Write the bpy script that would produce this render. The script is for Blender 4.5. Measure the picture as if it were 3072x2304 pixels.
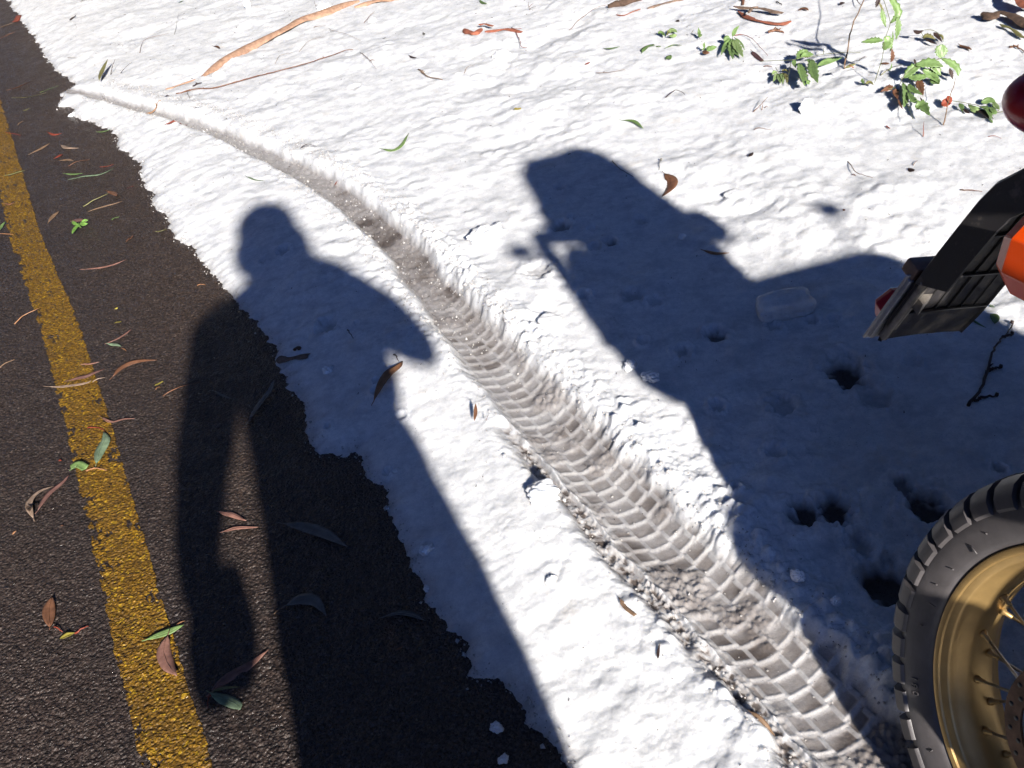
import bpy, bmesh, math, random
import numpy as np
from mathutils import Vector, Matrix, Quaternion
from math import radians, sin, cos, pi, atan2, sqrt

for o in list(bpy.data.objects):
    bpy.data.objects.remove(o)
S = bpy.context.scene
COL = S.collection
random.seed(7)
RNG = np.random.default_rng(5)

# ------------------------------------------------------------------ camera
cam_d = bpy.data.cameras.new('camera'); cam = bpy.data.objects.new('camera', cam_d); COL.objects.link(cam)
cam_d.sensor_width = 36.0
cam_d.lens = 36.0 * 995.0 / 1024.0
cam_d.clip_start = 0.02
cam_d.clip_end = 2000
PITCH = radians(34.8238); ROLL = radians(14.0)
fwd = Vector((0, cos(PITCH), -sin(PITCH))); rgt0 = Vector((1, 0, 0)); dwn0 = Vector((0, -sin(PITCH), -cos(PITCH)))
# image-right and image-down axes after the hand-held tilt of the camera
rgt = rgt0 * cos(ROLL) + dwn0 * sin(ROLL)
dwn = -rgt0 * sin(ROLL) + dwn0 * cos(ROLL)
M = Matrix((rgt, -dwn, -fwd)).transposed().to_4x4(); M.translation = Vector((0, 0, 1.5))
cam.matrix_world = M
S.camera = cam

# ------------------------------------------------------------------ light
SUN = Vector((0.158978, -0.891007, 0.425243)).normalized()      # towards the sun
EL = math.asin(SUN.z)
world = bpy.data.worlds.new('World'); S.world = world; world.use_nodes = True
nt = world.node_tree; nt.nodes.clear()
sky = nt.nodes.new('ShaderNodeTexSky'); sky.sky_type = 'NISHITA'; sky.sun_disc = False
sky.sun_elevation = EL; sky.sun_rotation = atan2(SUN.x, SUN.y); sky.air_density = 1.0; sky.dust_density = 0.1; sky.ozone_density = 9.0
sky.altitude = 900
bg = nt.nodes.new('ShaderNodeBackground'); bg.inputs['Strength'].default_value = 0.135
wo = nt.nodes.new('ShaderNodeOutputWorld')
tint = nt.nodes.new('ShaderNodeVectorMath'); tint.operation = 'MULTIPLY'; tint.inputs[1].default_value = (1.18, .97, 1.08)   # cold mountain sky
nt.links.new(sky.outputs[0], tint.inputs[0]); nt.links.new(tint.outputs[0], bg.inputs[0]); nt.links.new(bg.outputs[0], wo.inputs[0])
sd = bpy.data.lights.new('sun', 'SUN'); sd.energy = 5.0; sd.angle = radians(0.95); sd.color = (1.0, 0.94, 0.86)
so = bpy.data.objects.new('sun', sd); COL.objects.link(so)
so.rotation_euler = SUN.to_track_quat('Z', 'Y').to_euler(); so.location = SUN * 20
S.view_settings.view_transform = 'Standard'; S.view_settings.look = 'None'
S.view_settings.exposure = 1.05; S.view_settings.gamma = 1.0; S.view_settings.use_curve_mapping = False
S.render.engine = 'CYCLES'
S.cycles.max_bounces = 5; S.cycles.diffuse_bounces = 1; S.cycles.glossy_bounces = 2; S.cycles.transmission_bounces = 3

# ------------------------------------------------------------------ helpers
def tag(o, label=None, cat=None, group=None, kind=None):
    if label: o['label'] = label
    if cat: o['category'] = cat
    if group: o['group'] = group
    if kind: o['kind'] = kind
    return o

def mesh_obj(name, verts, faces, mat=None, parent=None, smooth=True, mats=None, fmat=None):
    me = bpy.data.meshes.new(name)
    me.from_pydata([tuple(v) for v in verts], [], faces)
    me.update()
    if mats:
        for m in mats: me.materials.append(m)
        if fmat is not None: me.polygons.foreach_set('material_index', fmat)
    elif mat: me.materials.append(mat)
    me.polygons.foreach_set('use_smooth', [smooth] * len(me.polygons))
    o = bpy.data.objects.new(name, me); COL.objects.link(o)
    if parent: o.parent = parent
    return o

def empty(name, loc=(0, 0, 0), mat=None):
    o = bpy.data.objects.new(name, None); COL.objects.link(o); o.empty_display_size = .05
    if mat is not None: o.matrix_world = mat
    else: o.location = loc
    return o

class MB:
    """collects vertices and faces of one mesh"""
    def __init__(s): s.v = []; s.f = []; s.m = []
    def add(s, v, f, mi=0):
        n = len(s.v); s.v += [tuple(x) for x in v]; s.f += [tuple(i + n for i in q) for q in f]; s.m += [mi] * len(f)
    def box(s, c, h, R=None, mi=0, bev=0.0):
        c = Vector(c); pts = []
        if bev <= 0:
            for x in (-1, 1):
                for y in (-1, 1):
                    for z in (-1, 1): pts.append(Vector((x * h[0], y * h[1], z * h[2])))
            F = [(0, 1, 3, 2), (4, 6, 7, 5), (0, 4, 5, 1), (2, 3, 7, 6), (0, 2, 6, 4), (1, 5, 7, 3)]
        else:
            bm = bmesh.new(); bmesh.ops.create_cube(bm, size=2)
            for v in bm.verts: v.co = Vector((v.co.x * h[0], v.co.y * h[1], v.co.z * h[2]))
            bmesh.ops.bevel(bm, geom=list(bm.edges), offset=bev, segments=2, affect='EDGES', profile=.6)
            bm.verts.ensure_lookup_table(); pts = [v.co.copy() for v in bm.verts]; F = [[v.index for v in f.verts] for f in bm.faces]; bm.free()
        if R is not None: pts = [R @ p for p in pts]
        s.add([p + c for p in pts], F, mi)
    def tube(s, pts, rad, n=8, mi=0, cap=True, flat=1.0):
        pts = [Vector(p) for p in pts]; k = len(pts)
        if not hasattr(rad, '__len__'): rad = [rad] * k
        up = Vector((0, 0, 1)); V = []
        prev = None
        for i, p in enumerate(pts):
            t = (pts[min(i + 1, k - 1)] - pts[max(i - 1, 0)])
            if t.length < 1e-9: t = Vector((0, 0, 1))
            t.normalize()
            if prev is None:
                a = t.cross(up) if abs(t.z) < .95 else t.cross(Vector((1, 0, 0)))
            else: a = prev - t * prev.dot(t)
            if a.length < 1e-6: a = t.orthogonal()
            a.normalize(); b = t.cross(a); prev = a
            for j in range(n):
                w = 2 * pi * j / n
                V.append(p + (a * cos(w) + b * sin(w) * flat) * rad[i])
        F = [(i * n + j, i * n + (j + 1) % n, (i + 1) * n + (j + 1) % n, (i + 1) * n + j) for i in range(k - 1) for j in range(n)]
        if cap: F += [tuple(range(n - 1, -1, -1)), tuple(range((k - 1) * n, k * n))]
        s.add(V, F, mi)
    def revolve(s, prof, n=64, axis='l', closed=False, mi=0, centre=(0, 0, 0)):
        """prof: (radius, lateral) pairs; spins about the lateral (y) axis"""
        k = len(prof); V = []
        for j in range(n):
            w = 2 * pi * j / n
            for r, l in prof: V.append((centre[0] + r * cos(w), centre[1] + l, centre[2] + r * sin(w)))
        F = []
        kk = k if closed else k - 1
        for j in range(n):
            for i in range(kk):
                F.append((j * k + i, j * k + (i + 1) % k, ((j + 1) % n) * k + (i + 1) % k, ((j + 1) % n) * k + i))
        s.add(V, F, mi)
    def build(s, name, mat=None, parent=None, smooth=True, mats=None):
        o = mesh_obj(name, s.v, s.f, mat, parent, smooth, mats, s.m if mats else None)
        return o

def recalc(o):
    bm = bmesh.new(); bm.from_mesh(o.data); bmesh.ops.recalc_face_normals(bm, faces=bm.faces); bm.to_mesh(o.data); bm.free()
    return o

def autosmooth(o, ang=35):
    me = o.data
    bm = bmesh.new(); bm.from_mesh(me)
    bmesh.ops.recalc_face_normals(bm, faces=bm.faces)
    for e in bm.edges:
        if len(e.link_faces) == 2 and e.calc_face_angle(0) > radians(ang): e.smooth = False
    bm.to_mesh(me); bm.free()
    return o

# ------------------------------------------------------------------ materials
def new_mat(name):
    m = bpy.data.materials.new(name); m.use_nodes = True
    n = m.node_tree; b = n.nodes['Principled BSDF']
    return m, n, b
def N(n, t, **k):
    x = n.nodes.new(t)
    for a, v in k.items(): setattr(x, a, v)
    return x
def noise(n, scale, detail=4, rough=.55, vec=None, dist=0):
    x = N(n, 'ShaderNodeTexNoise'); x.inputs['Scale'].default_value = scale; x.inputs['Detail'].default_value = detail
    x.inputs['Roughness'].default_value = rough; x.inputs['Distortion'].default_value = dist
    if vec: n.links.new(vec, x.inputs['Vector'])
    return x
def ramp(n, src, pts):
    r = N(n, 'ShaderNodeValToRGB'); cr = r.color_ramp
    while len(cr.elements) < len(pts): cr.elements.new(.5)
    for e, (p, c) in zip(cr.elements, pts):
        e.position = p; e.color = (*c, 1) if hasattr(c, '__len__') else (c, c, c, 1)
    n.links.new(src, r.inputs[0]); return r
def mix(n, fac, a, b, mode='MIX'):
    x = N(n, 'ShaderNodeMix', data_type='RGBA', blend_type=mode)
    if isinstance(fac, (int, float)): x.inputs[0].default_value = fac
    else: n.links.new(fac, x.inputs[0])
    for s, v in ((6, a), (7, b)):
        if isinstance(v, tuple): x.inputs[s].default_value = (*v, 1)
        else: n.links.new(v, x.inputs[s])
    return x.outputs[2]
def math_(n, op, a, b=None, clamp=False):
    x = N(n, 'ShaderNodeMath', operation=op, use_clamp=clamp)
    for i, v in enumerate((a, b)):
        if v is None: continue
        if isinstance(v, (int, float)): x.inputs[i].default_value = v
        else: n.links.new(v, x.inputs[i])
    return x.outputs[0]
def bump(n, b, h, strength=.3, dist=.002, prev=None):
    x = N(n, 'ShaderNodeBump'); x.inputs['Strength'].default_value = strength; x.inputs['Distance'].default_value = dist
    n.links.new(h, x.inputs['Height'])
    if prev: n.links.new(prev, x.inputs['Normal'])
    n.links.new(x.outputs[0], b.inputs['Normal']); return x.outputs[0]
def attr(n, name):
    x = N(n, 'ShaderNodeAttribute'); x.attribute_name = name; return x
def pos(n):
    return N(n, 'ShaderNodeTexCoord').outputs['Object']

def simple(name, col, rough=.5, metal=0, var=.25, scale=60, bstr=.15, bscale=300, coat=0, spec=.5, bdist=.001):
    m, n, b = new_mat(name)
    v = pos(n)
    t = noise(n, scale, 5, .6, v)
    dark = tuple(c * (1 - var) for c in col); lite = tuple(min(1, c * (1 + var)) for c in col)
    n.links.new(ramp(n, t.outputs[0], [(.3, dark), (.7, lite)]).outputs[0], b.inputs['Base Color'])
    b.inputs['Roughness'].default_value = rough; b.inputs['Metallic'].default_value = metal
    b.inputs['Coat Weight'].default_value = coat; b.inputs['Specular IOR Level'].default_value = spec
    if bstr: bump(n, b, noise(n, bscale, 4, .6, v).outputs[0], bstr, bdist)
    return m

def snow_material(name='snow'):
    m, n, b = new_mat(name)
    v = pos(n)
    dirt_shade = attr(n, 'dirt_shade').outputs['Fac']; wet = attr(n, 'wet').outputs['Fac']
    big = noise(n, 3.0, 4, .6, v)
    clean = mix(n, big.outputs[0], (.80, .815, .84), (.89, .895, .90))
    # grain of the old snow, plus mottling painted to suggest shading
    gr = noise(n, 260, 3, .7, v)
    clean = mix(n, ramp(n, gr.outputs[0], [(.30, 1.0), (.52, 0.0)]).outputs[0], clean, (.70, .725, .77))
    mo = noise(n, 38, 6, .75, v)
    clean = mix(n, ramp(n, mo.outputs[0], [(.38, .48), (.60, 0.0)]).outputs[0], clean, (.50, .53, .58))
    shade_patch = noise(n, 15, 5, .65, v)      # greyer patches painted for relief that the flat shade lacks
    clean = mix(n, ramp(n, shade_patch.outputs[0], [(.46, 0.0), (.68, .68)]).outputs[0], clean, (.46, .48, .52))
    # brownish staining and fine litter specks
    st = noise(n, 9, 5, .65, v)
    clean = mix(n, ramp(n, st.outputs[0], [(.60, 0.0), (.78, .55)]).outputs[0], clean, (.66, .60, .53))
    sp = noise(n, 150, 2, .5, v)
    pt = noise(n, 5, 3, .6, v)
    spk = math_(n, 'MULTIPLY', ramp(n, sp.outputs[0], [(.735, 0.0), (.755, 1.0)]).outputs[0], ramp(n, pt.outputs[0], [(.42, 0.0), (.60, 1.0)]).outputs[0])
    clean = mix(n, spk, clean, (.05, .035, .03))
    d1 = noise(n, 45, 4, .65, v)
    dcol = mix(n, d1.outputs[0], (.080, .058, .049), (.20, .165, .145))
    dd = math_(n, 'MULTIPLY', dirt_shade, ramp(n, d1.outputs[0], [(.25, .85), (.7, 1.1)]).outputs[0], True)
    c1 = mix(n, dd, clean, dcol)
    deep = ramp(n, dirt_shade, [(.78, 0.0), (1.0, 1.0)])
    c2 = mix(n, deep.outputs[0], c1, (.055, .045, .042))
    n.links.new(c2, b.inputs['Base Color'])
    r0 = N(n, 'ShaderNodeTexVoronoi'); r0.inputs['Scale'].default_value = 420; n.links.new(v, r0.inputs['Vector'])
    sep = N(n, 'ShaderNodeSeparateColor'); n.links.new(r0.outputs['Color'], sep.inputs[0])
    glint = ramp(n, sep.outputs[0], [(.90, 0.0), (.93, 1.0)]).outputs[0]
    rg = math_(n, 'SUBTRACT', .55, math_(n, 'MULTIPLY', wet, .33))
    rg = math_(n, 'SUBTRACT', rg, math_(n, 'MULTIPLY', glint, .28), True)
    n.links.new(rg, b.inputs['Roughness'])
    b.inputs['Specular IOR Level'].default_value = .35
    b.subsurface_method = 'BURLEY'
    b.inputs['Subsurface Weight'].default_value = SSS
    b.inputs['Subsurface Radius'].default_value = (.75, .85, 1.0); b.inputs['Subsurface Scale'].default_value = .012
    h1 = noise(n, 130, 6, .72, v)
    n1 = bump(n, b, h1.outputs[0], .40, .003)
    bb = N(n, 'ShaderNodeBump'); bb.inputs['Distance'].default_value = .0016
    n.links.new(math_(n, 'ADD', .18, math_(n, 'MULTIPLY', wet, .7)), bb.inputs['Strength'])
    n.links.new(sep.outputs[1], bb.inputs['Height']); n.links.new(n1, bb.inputs['Normal']); n.links.new(bb.outputs[0], b.inputs['Normal'])
    return m
SSS = 0.85

def asphalt_material(name, paint=False):
    m, n, b = new_mat(name)
    v = pos(n)
    st = attr(n, 'stone').outputs['Fac']; hh = attr(n, 'dirt_shade').outputs['Fac']
    if not paint:
        c = ramp(n, st, [(0, (.031, .022, .019)), (.5, (.052, .037, .032)), (.86, (.066, .048, .041)), (.95, (.10, .08, .072)), (1, (.17, .14, .13))]).outputs[0]
        soil = noise(n, 26, 6, .7, v)
        c = mix(n, math_(n, 'MULTIPLY', hh, ramp(n, soil.outputs[0], [(.35, 0.0), (.65, 1.0)]).outputs[0]), c, (.078, .050, .034))
        vs = N(n, 'ShaderNodeTexVoronoi'); vs.inputs['Scale'].default_value = 210; n.links.new(v, vs.inputs['Vector'])
        ss = N(n, 'ShaderNodeSeparateColor'); n.links.new(vs.outputs['Color'], ss.inputs[0])
        c = mix(n, ramp(n, ss.outputs[0], [(.25, .8), (.6, 0.0)]).outputs[0], c, (.012, .009, .008))
        c = mix(n, ramp(n, ss.outputs[1], [(.90, 0.0), (.95, .8)]).outputs[0], c, (.12, .095, .082))
        bigc = noise(n, 1.6, 3, .6, v)
        c = mix(n, ramp(n, bigc.outputs[0], [(.35, .0), (.7, .45)]).outputs[0], c, (.028, .022, .020))
    else:
        pn = noise(n, 60, 5, .7, v); p2 = noise(n, 7, 4, .6, v)
        c = mix(n, pn.outputs[0], (.19, .095, .012), (.37, .20, .016))
        c = mix(n, ramp(n, p2.outputs[0], [(.4, 0.0), (.75, .6)]).outputs[0], c, (.10, .05, .008))
        c = mix(n, math_(n, 'MULTIPLY', hh, .95), c, (.03, .022, .018))
        vs = N(n, 'ShaderNodeTexVoronoi'); vs.inputs['Scale'].default_value = 170; n.links.new(v, vs.inputs['Vector'])
        ss = N(n, 'ShaderNodeSeparateColor'); n.links.new(vs.outputs['Color'], ss.inputs[0])
        c = mix(n, ramp(n, vs.outputs['Distance'], [(.40, 0.0), (.70, .7)]).outputs[0], c, (.060, .036, .010))
        c = mix(n, ramp(n, ss.outputs[0], [(.15, .75), (.40, 0.0)]).outputs[0], c, (.10, .052, .010))
        c = mix(n, ramp(n, ss.outputs[1], [(.84, 0.0), (.97, .6)]).outputs[0], c, (.48, .30, .018))
    n.links.new(c, b.inputs['Base Color'])
    w = noise(n, 12, 4, .6, v)
    r = ramp(n, w.outputs[0], [(.3, .30 if not paint else .34), (.7, .55 if not paint else .58)])
    gv = N(n, 'ShaderNodeTexVoronoi'); gv.inputs['Scale'].default_value = 260; n.links.new(v, gv.inputs['Vector'])
    gs = N(n, 'ShaderNodeSeparateColor'); n.links.new(gv.outputs['Color'], gs.inputs[0])
    wetg = ramp(n, gs.outputs[2], [(.80, 0.0), (.86, .24)]).outputs[0]        # scattered wet, shiny chippings
    n.links.new(math_(n, 'SUBTRACT', r.outputs[0], wetg), b.inputs['Roughness'])
    b.inputs['Specular IOR Level'].default_value = .55 if not paint else .4
    vo = N(n, 'ShaderNodeTexVoronoi'); vo.inputs['Scale'].default_value = 210; n.links.new(v, vo.inputs['Vector'])
    v2 = N(n, 'ShaderNodeTexVoronoi'); v2.inputs['Scale'].default_value = 120; n.links.new(v, v2.inputs['Vector'])
    n1 = bump(n, b, v2.outputs['Distance'], 1.0, -.0045)
    n2 = bump(n, b, vo.outputs['Distance'], .8, -.0022, n1)
    bump(n, b, noise(n, 520, 4, .7, v).outputs[0], .6, .0012, n2)
    return m

def leaf_mat(name, col, back=None, rough=.42, spots=.35):
    m, n, b = new_mat(name)
    v = pos(n)
    t = noise(n, 60, 5, .65, v); t2 = noise(n, 230, 3, .6, v)
    c = mix(n, ramp(n, t.outputs[0], [(.35, 0.0), (.7, 1.0)]).outputs[0], tuple(x * (1 - spots) for x in col), tuple(min(1, x * 1.2) for x in col))
    c = mix(n, ramp(n, t2.outputs[0], [(.62, 0.0), (.72, .55)]).outputs[0], c, tuple(x * .4 for x in col))
    n.links.new(c, b.inputs['Base Color']); b.inputs['Roughness'].default_value = rough
    b.inputs['Specular IOR Level'].default_value = .4
    bump(n, b, t2.outputs[0], .3, .0006)
    return m

COLS = {'green': (.155, .245, .085), 'pale_green': (.23, .32, .13), 'lime': (.15, .29, .06), 'greygreen': (.17, .235, .15), 'olive': (.19, .18, .07),
        'tan': (.21, .135, .085), 'pale': (.28, .20, .15), 'pink': (.26, .135, .105), 'mauve': (.18, .095, .08), 'red': (.24, .050, .028), 'rust': (.30, .07, .04),
        'brown': (.17, .08, .045), 'orange': (.34, .17, .085), 'purple': (.115, .06, .06), 'dark': (.045, .028, .025), 'grey': (.155, .15, .135), 'yellow': (.36, .30, .06),
        'stick': (.28, .16, .09), 'stem': (.12, .13, .05)}
LM = {k: leaf_mat('leaf_' + k, c) for k, c in COLS.items()}
M_BARK = simple('bark_orange', (.33, .20, .135), .8, var=.35, scale=45, bstr=.6, bscale=120, bdist=.002)
M_BARKRED = simple('bark_red', (.26, .085, .05), .75, var=.4, scale=40, bstr=.5, bscale=120, bdist=.002)
M_BARKDK = simple('bark_dark', (.075, .045, .03), .9, var=.5, scale=60, bstr=.9, bscale=90, bdist=.004)
M_BARKGR = simple('bark_grey', (.17, .115, .085), .85, var=.5, scale=60, bstr=.7, bscale=100, bdist=.003)
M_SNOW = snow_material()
M_ASPH = asphalt_material('asphalt'); M_PAINT = asphalt_material('worn_yellow_paint', True)

# ------------------------------------------------------------------ layout data (metres on the ground, camera stands at x=0, y=0)
ITEMS = [
 ('l',1,'green',0.0161,[[-1.784,5.302],[-1.743,5.282],[-1.708,5.295]],'bright green leaf touching the ragged snow edge,below the first slush gap'),
 ('l',1,'red',0.0133,[[-2.116,5.542],[-2.064,5.472],[-2.015,5.452]],'small red-brown leaf on the asphalt left of the bright green leaf at the snow edge'),
 ('l',1,'tan',0.0193,[[-2.125,5.222],[-2.08,5.269],[-2.045,5.329]],'tan sickle leaf on asphalt close to the far end of the yellow line'),
 ('l',1,'pale',0.0205,[[-1.971,5.247],[-1.911,5.149],[-1.844,5.113]],'pale curved leaf on wet asphalt beside the tan sickle leaf'),
 ('l',1,'green',0.0132,[[-1.836,4.767],[-1.78,4.719],[-1.728,4.692]],'short green leaf at the left end of the pair of parallel green leaves'),
 ('l',1,'greygreen',0.0145,[[-1.775,4.667],[-1.706,4.659],[-1.632,4.63],[-1.572,4.672]],'long grey green leaf with trailing stalk on asphalt'),
 ('l',1,'tan',0.0153,[[-1.905,4.981],[-1.868,4.968],[-1.823,4.913]],'stubby tan leaf above the pair of parallel green leaves'),
 ('l',1,'red',0.0171,[[-1.955,5.05],[-1.937,5.054],[-1.926,5.083]],'curled orange-red leaf scrap next to the stubby tan leaf'),
 ('l',1,'mauve',0.0407,[[-1.651,4.115],[-1.624,4.103],[-1.596,4.08]],'round mauve-brown leaf under the bright green sprig'),
 ('l',1,'tan',0.0175,[[-1.766,4.176],[-1.757,4.232],[-1.744,4.285]],'light brown leaf left of the bright green sprig'),
 ('l',1,'tan',0.0107,[[-1.581,4.186],[-1.521,4.191],[-1.442,4.201]],'long narrow beige leaf right of the bright green sprig'),
 ('l',1,'brown',0.0233,[[-1.542,4.367],[-1.513,4.342],[-1.481,4.274]],'rounded orange-brown leaf at the tip of the yellowish stalk'),
 ('l',1,'green',0.0104,[[-1.456,4.021],[-1.446,4.035],[-1.427,4.032]],'tiny fresh green leaf scrap on asphalt near the snow edge'),
 ('l',1,'brown',0.0184,[[-1.338,3.744],[-1.334,3.766],[-1.327,3.766],[-1.321,3.811]],'hooked rust-brown leaf on asphalt near the shadow of the head'),
 ('l',1,'olive',0.0153,[[-2.182,4.962],[-2.134,4.96],[-2.082,4.959]],'olive leaf lying across the far part of the yellow line'),
 ('l',1,'orange',0.0066,[[-1.987,4.188],[-1.948,4.16],[-1.907,4.128]],'thin orange stalk on the yellow line at the left picture edge'),
 ('l',1,'green',0.0122,[[-1.995,4.218],[-2.0,4.267],[-1.994,4.312]],'green blade poking in from the left picture edge'),
 ('l',1,'brown',0.0178,[[-2.662,6.7],[-2.597,6.722],[-2.541,6.788]],'brown leaf on the far asphalt,near the left picture edge'),
 ('l',1,'brown',0.017,[[-3.223,8.409],[-3.187,8.498],[-3.122,8.512]],'dark reddish leaf in the far upper left corner of the road'),
 ('l',1,'tan',0.0127,[[-3.363,8.886],[-3.312,8.936],[-3.25,8.937]],'faint tan stalk at the uppermost left of the road'),
 ('l',1,'red',0.0385,[[-3.257,8.933],[-3.255,9.022],[-3.272,9.161]],'orange-brown scrap caught on the snow edge near the top left corner'),
 ('l',1,'olive',0.0114,[[-2.554,6.442],[-2.434,6.381],[-2.326,6.358]],'thin olive leaf on asphalt left of the slush gap'),
 ('l',1,'green',0.0096,[[-2.38,6.436],[-2.338,6.464],[-2.282,6.482]],'thin green stalk on asphalt just beyond the thin olive leaf'),
 ('l',1,'tan',0.0141,[[-2.361,5.83],[-2.347,5.851],[-2.329,5.868]],'small tan leaf on asphalt above the tan sickle leaf'),
 ('l',1,'red',0.0103,[[-2.396,5.72],[-2.34,5.664],[-2.269,5.571]],'thin dark red leaf near the far yellow line'),
 ('l',1,'olive',0.0061,[[-1.225,3.774],[-1.204,3.768],[-1.182,3.775]],'narrow olive stalk at the toe of the snow,below the head shadow'),
 ('l',1,'red',0.0124,[[-1.448,4.347],[-1.437,4.358],[-1.423,4.356]],'little red leaf scrap by the jagged snow edge'),
 ('l',1,'red',0.0103,[[-1.65,4.733],[-1.617,4.72],[-1.585,4.723]],'reddish leaf at the tip of the long grey green leaf'),
 ('l',1,'olive',0.0091,[[-2.411,6.111],[-2.393,6.12],[-2.376,6.132]],'short olive scrap on asphalt beneath the slush gap'),
 ('l',1,'brown',0.0085,[[-2.026,4.533],[-2.045,4.536],[-2.082,4.563]],'brown sliver at the left of the yellow line,far half'),
 ('l',0,'olive',0.0277,[[-1.901,6.055],[-1.915,6.241],[-1.906,6.397]],'pale olive leaf standing on edge in snow,just beyond the wheel rut'),
 ('l',0,'dark',0.0259,[[-2.58,8.173],[-2.58,8.252],[-2.569,8.322]],'dark little leaf on the far snow near the upper left corner'),
 ('l',0,'brown',0.0167,[[-1.251,6.293],[-1.229,6.267],[-1.198,6.18]],'small brown leaf above the far end of the bark strip'),
 ('l',0,'rust',0.0259,[[-1.35,4.989],[-1.305,4.98],[-1.259,5.024]],'vivid rust-red leaf lying in the far wheel rut'),
 ('l',0,'dark',0.0124,[[-2.618,8.747],[-2.602,8.762],[-2.593,8.784]],'tiny dark leaf crumb on the far snow,top left'),
 ('l',0,'green',0.0226,[[-1.684,7.825],[-1.669,7.856],[-1.65,7.866]],'green leaf cut by the top picture edge,left half'),
 ('l',0,'greygreen',0.0101,[[-0.852,3.975],[-0.823,3.936],[-0.774,3.895]],'grey green leaf on snow between the head shadow and the rut'),
 ('l',0,'red',0.0085,[[-0.494,3.763],[-0.484,3.762],[-0.47,3.754]],'tiny red stalk lying in the dirty slush of the rut'),
 ('l',0,'dark',0.0123,[[-0.102,5.071],[-0.086,5.03],[-0.066,5.009]],'dark folded leaf crumb right of the forked twig'),
 ('l',0,'green',0.0188,[[-0.28,3.925],[-0.243,3.883],[-0.199,3.918],[-0.163,4.026]],'large green sickle leaf on bright snow beyond the rut'),
 ('l',0,'green',0.0171,[[0.343,5.799],[0.356,5.715],[0.372,5.664]],'yellow-green leaf at the top picture edge,centre'),
 ('l',0,'grey',0.0114,[[-0.006,5.445],[-0.004,5.412],[-0.001,5.385]],'tiny dark bark crumb in the soft shade near the long bark strip'),
 ('l',0,'grey',0.0083,[[-0.228,5.531],[-0.217,5.531],[-0.209,5.535]],'pale brown crumb between the two dead sticks'),
 ('l',0,'green',0.0152,[[0.769,4.457],[0.797,4.424],[0.835,4.429]],'flat grey green leaf left of the seedling leaves'),
 ('l',0,'green',0.023,[[0.899,4.271],[0.933,4.314],[0.969,4.324]],'ragged green leaf scrap in the snow,one with a torn edge'),
 ('l',0,'green',0.0108,[[0.975,4.319],[0.979,4.306],[0.99,4.304]],'small oval green leaf right of the ragged scrap'),
 ('l',0,'green',0.0121,[[1.002,4.261],[1.038,4.279],[1.063,4.232]],'arched green leaf with its ends in the snow'),
 ('l',0,'green',0.0196,[[0.965,4.115],[0.979,4.133],[0.978,4.1]],'small round green leaf below the arched one'),
 ('l',0,'purple',0.0263,[[1.284,3.964],[1.288,3.916],[1.279,3.822]],'purplish-brown oval leaf beside the star-shaped seedling'),
 ('l',0,'red',0.0108,[[0.646,4.304],[0.66,4.306],[0.677,4.318]],'small red leaf on clean snow in the upper middle'),
 ('l',0,'brown',0.0052,[[0.678,4.171],[0.724,4.132],[0.783,4.11]],'very thin brown leaf lying flat on the upper snow'),
 ('l',0,'yellow',0.0101,[[0.279,3.974],[0.292,3.961],[0.308,3.957]],'yellow-green leaf scrap alone on bright snow'),
 ('l',0,'green',0.0127,[[0.648,3.589],[0.678,3.558],[0.691,3.513],[0.697,3.464]],'green sickle leaf above the shadow of the tall luggage'),
 ('l',0,'brown',0.0372,[[0.664,3.046],[0.673,3.002],[0.657,2.947],[0.612,2.89]],'big smooth tan-brown leaf just right of the luggage shadow'),
 ('l',0,'dark',0.0123,[[0.94,3.002],[0.949,3.008],[0.961,3.022]],'small dark triangular leaf chip on the right-hand snow'),
 ('l',0,'orange',0.0133,[[0.63,2.5],[0.657,2.467],[0.69,2.443]],'orange-brown leaf at the right rim of the luggage shadow'),
 ('l',0,'grey',0.0079,[[0.4,3.417],[0.407,3.421],[0.414,3.42]],'tiny grey bud on snow above the luggage shadow'),
 ('l',0,'dark',0.0128,[[1.143,4.611],[1.149,4.6],[1.154,4.585]],'dark leaf crumb under the rotten branch'),
 ('l',0,'grey',0.0068,[[1.132,4.314],[1.136,4.305],[1.139,4.298]],'pale green crumb left of the upright sprout'),
 ('l',0,'brown',0.0229,[[1.605,4.279],[1.624,4.277],[1.634,4.246]],'dark brown leaf lying on snow at the upper right'),
 ('l',0,'brown',0.0182,[[1.598,3.461],[1.611,3.458],[1.618,3.437]],'dull red oval leaf at the foot of the tall nettle stem'),
 ('l',0,'brown',0.0216,[[1.907,3.483],[1.912,3.454],[1.908,3.397]],'brown crinkled leaf on snow near the red tail lamp'),
 ('l',0,'dark',0.0149,[[1.321,2.668],[1.322,2.647],[1.322,2.634]],'grey leaf chip with a pale stalk,left of the mudguard'),
 ('l',0,'dark',0.0173,[[1.763,4.222],[1.777,4.23],[1.792,4.242]],'dark crumb between the twigs of the upper right corner'),
 ('l',0,'red',0.0051,[[1.409,3.008],[1.408,2.994],[1.408,2.979]],'thin red scrap on snow below the leafy weed'),
 ('l',0,'brown',0.0054,[[1.052,2.512],[1.053,2.507],[1.053,2.503]],'tiny brown crumb below the lone round shadow'),
 ('l',1,'pink',0.0152,[[-1.477,3.576],[-1.403,3.554],[-1.342,3.552],[-1.306,3.559]],'dusky pink leaf on asphalt beside the far snow edge'),
 ('l',1,'pink',0.0143,[[-1.254,2.935],[-1.211,2.956],[-1.18,2.993]],'dusky pink leaf crossing a pale green one on asphalt'),
 ('l',1,'greygreen',0.0121,[[-1.253,2.931],[-1.227,2.917],[-1.199,2.888]],'pale green leaf under the dusky pink one'),
 ('l',1,'orange',0.005,[[-1.202,2.884],[-1.189,2.872],[-1.176,2.853]],'orange stalk end beside the crossed leaves'),
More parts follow.
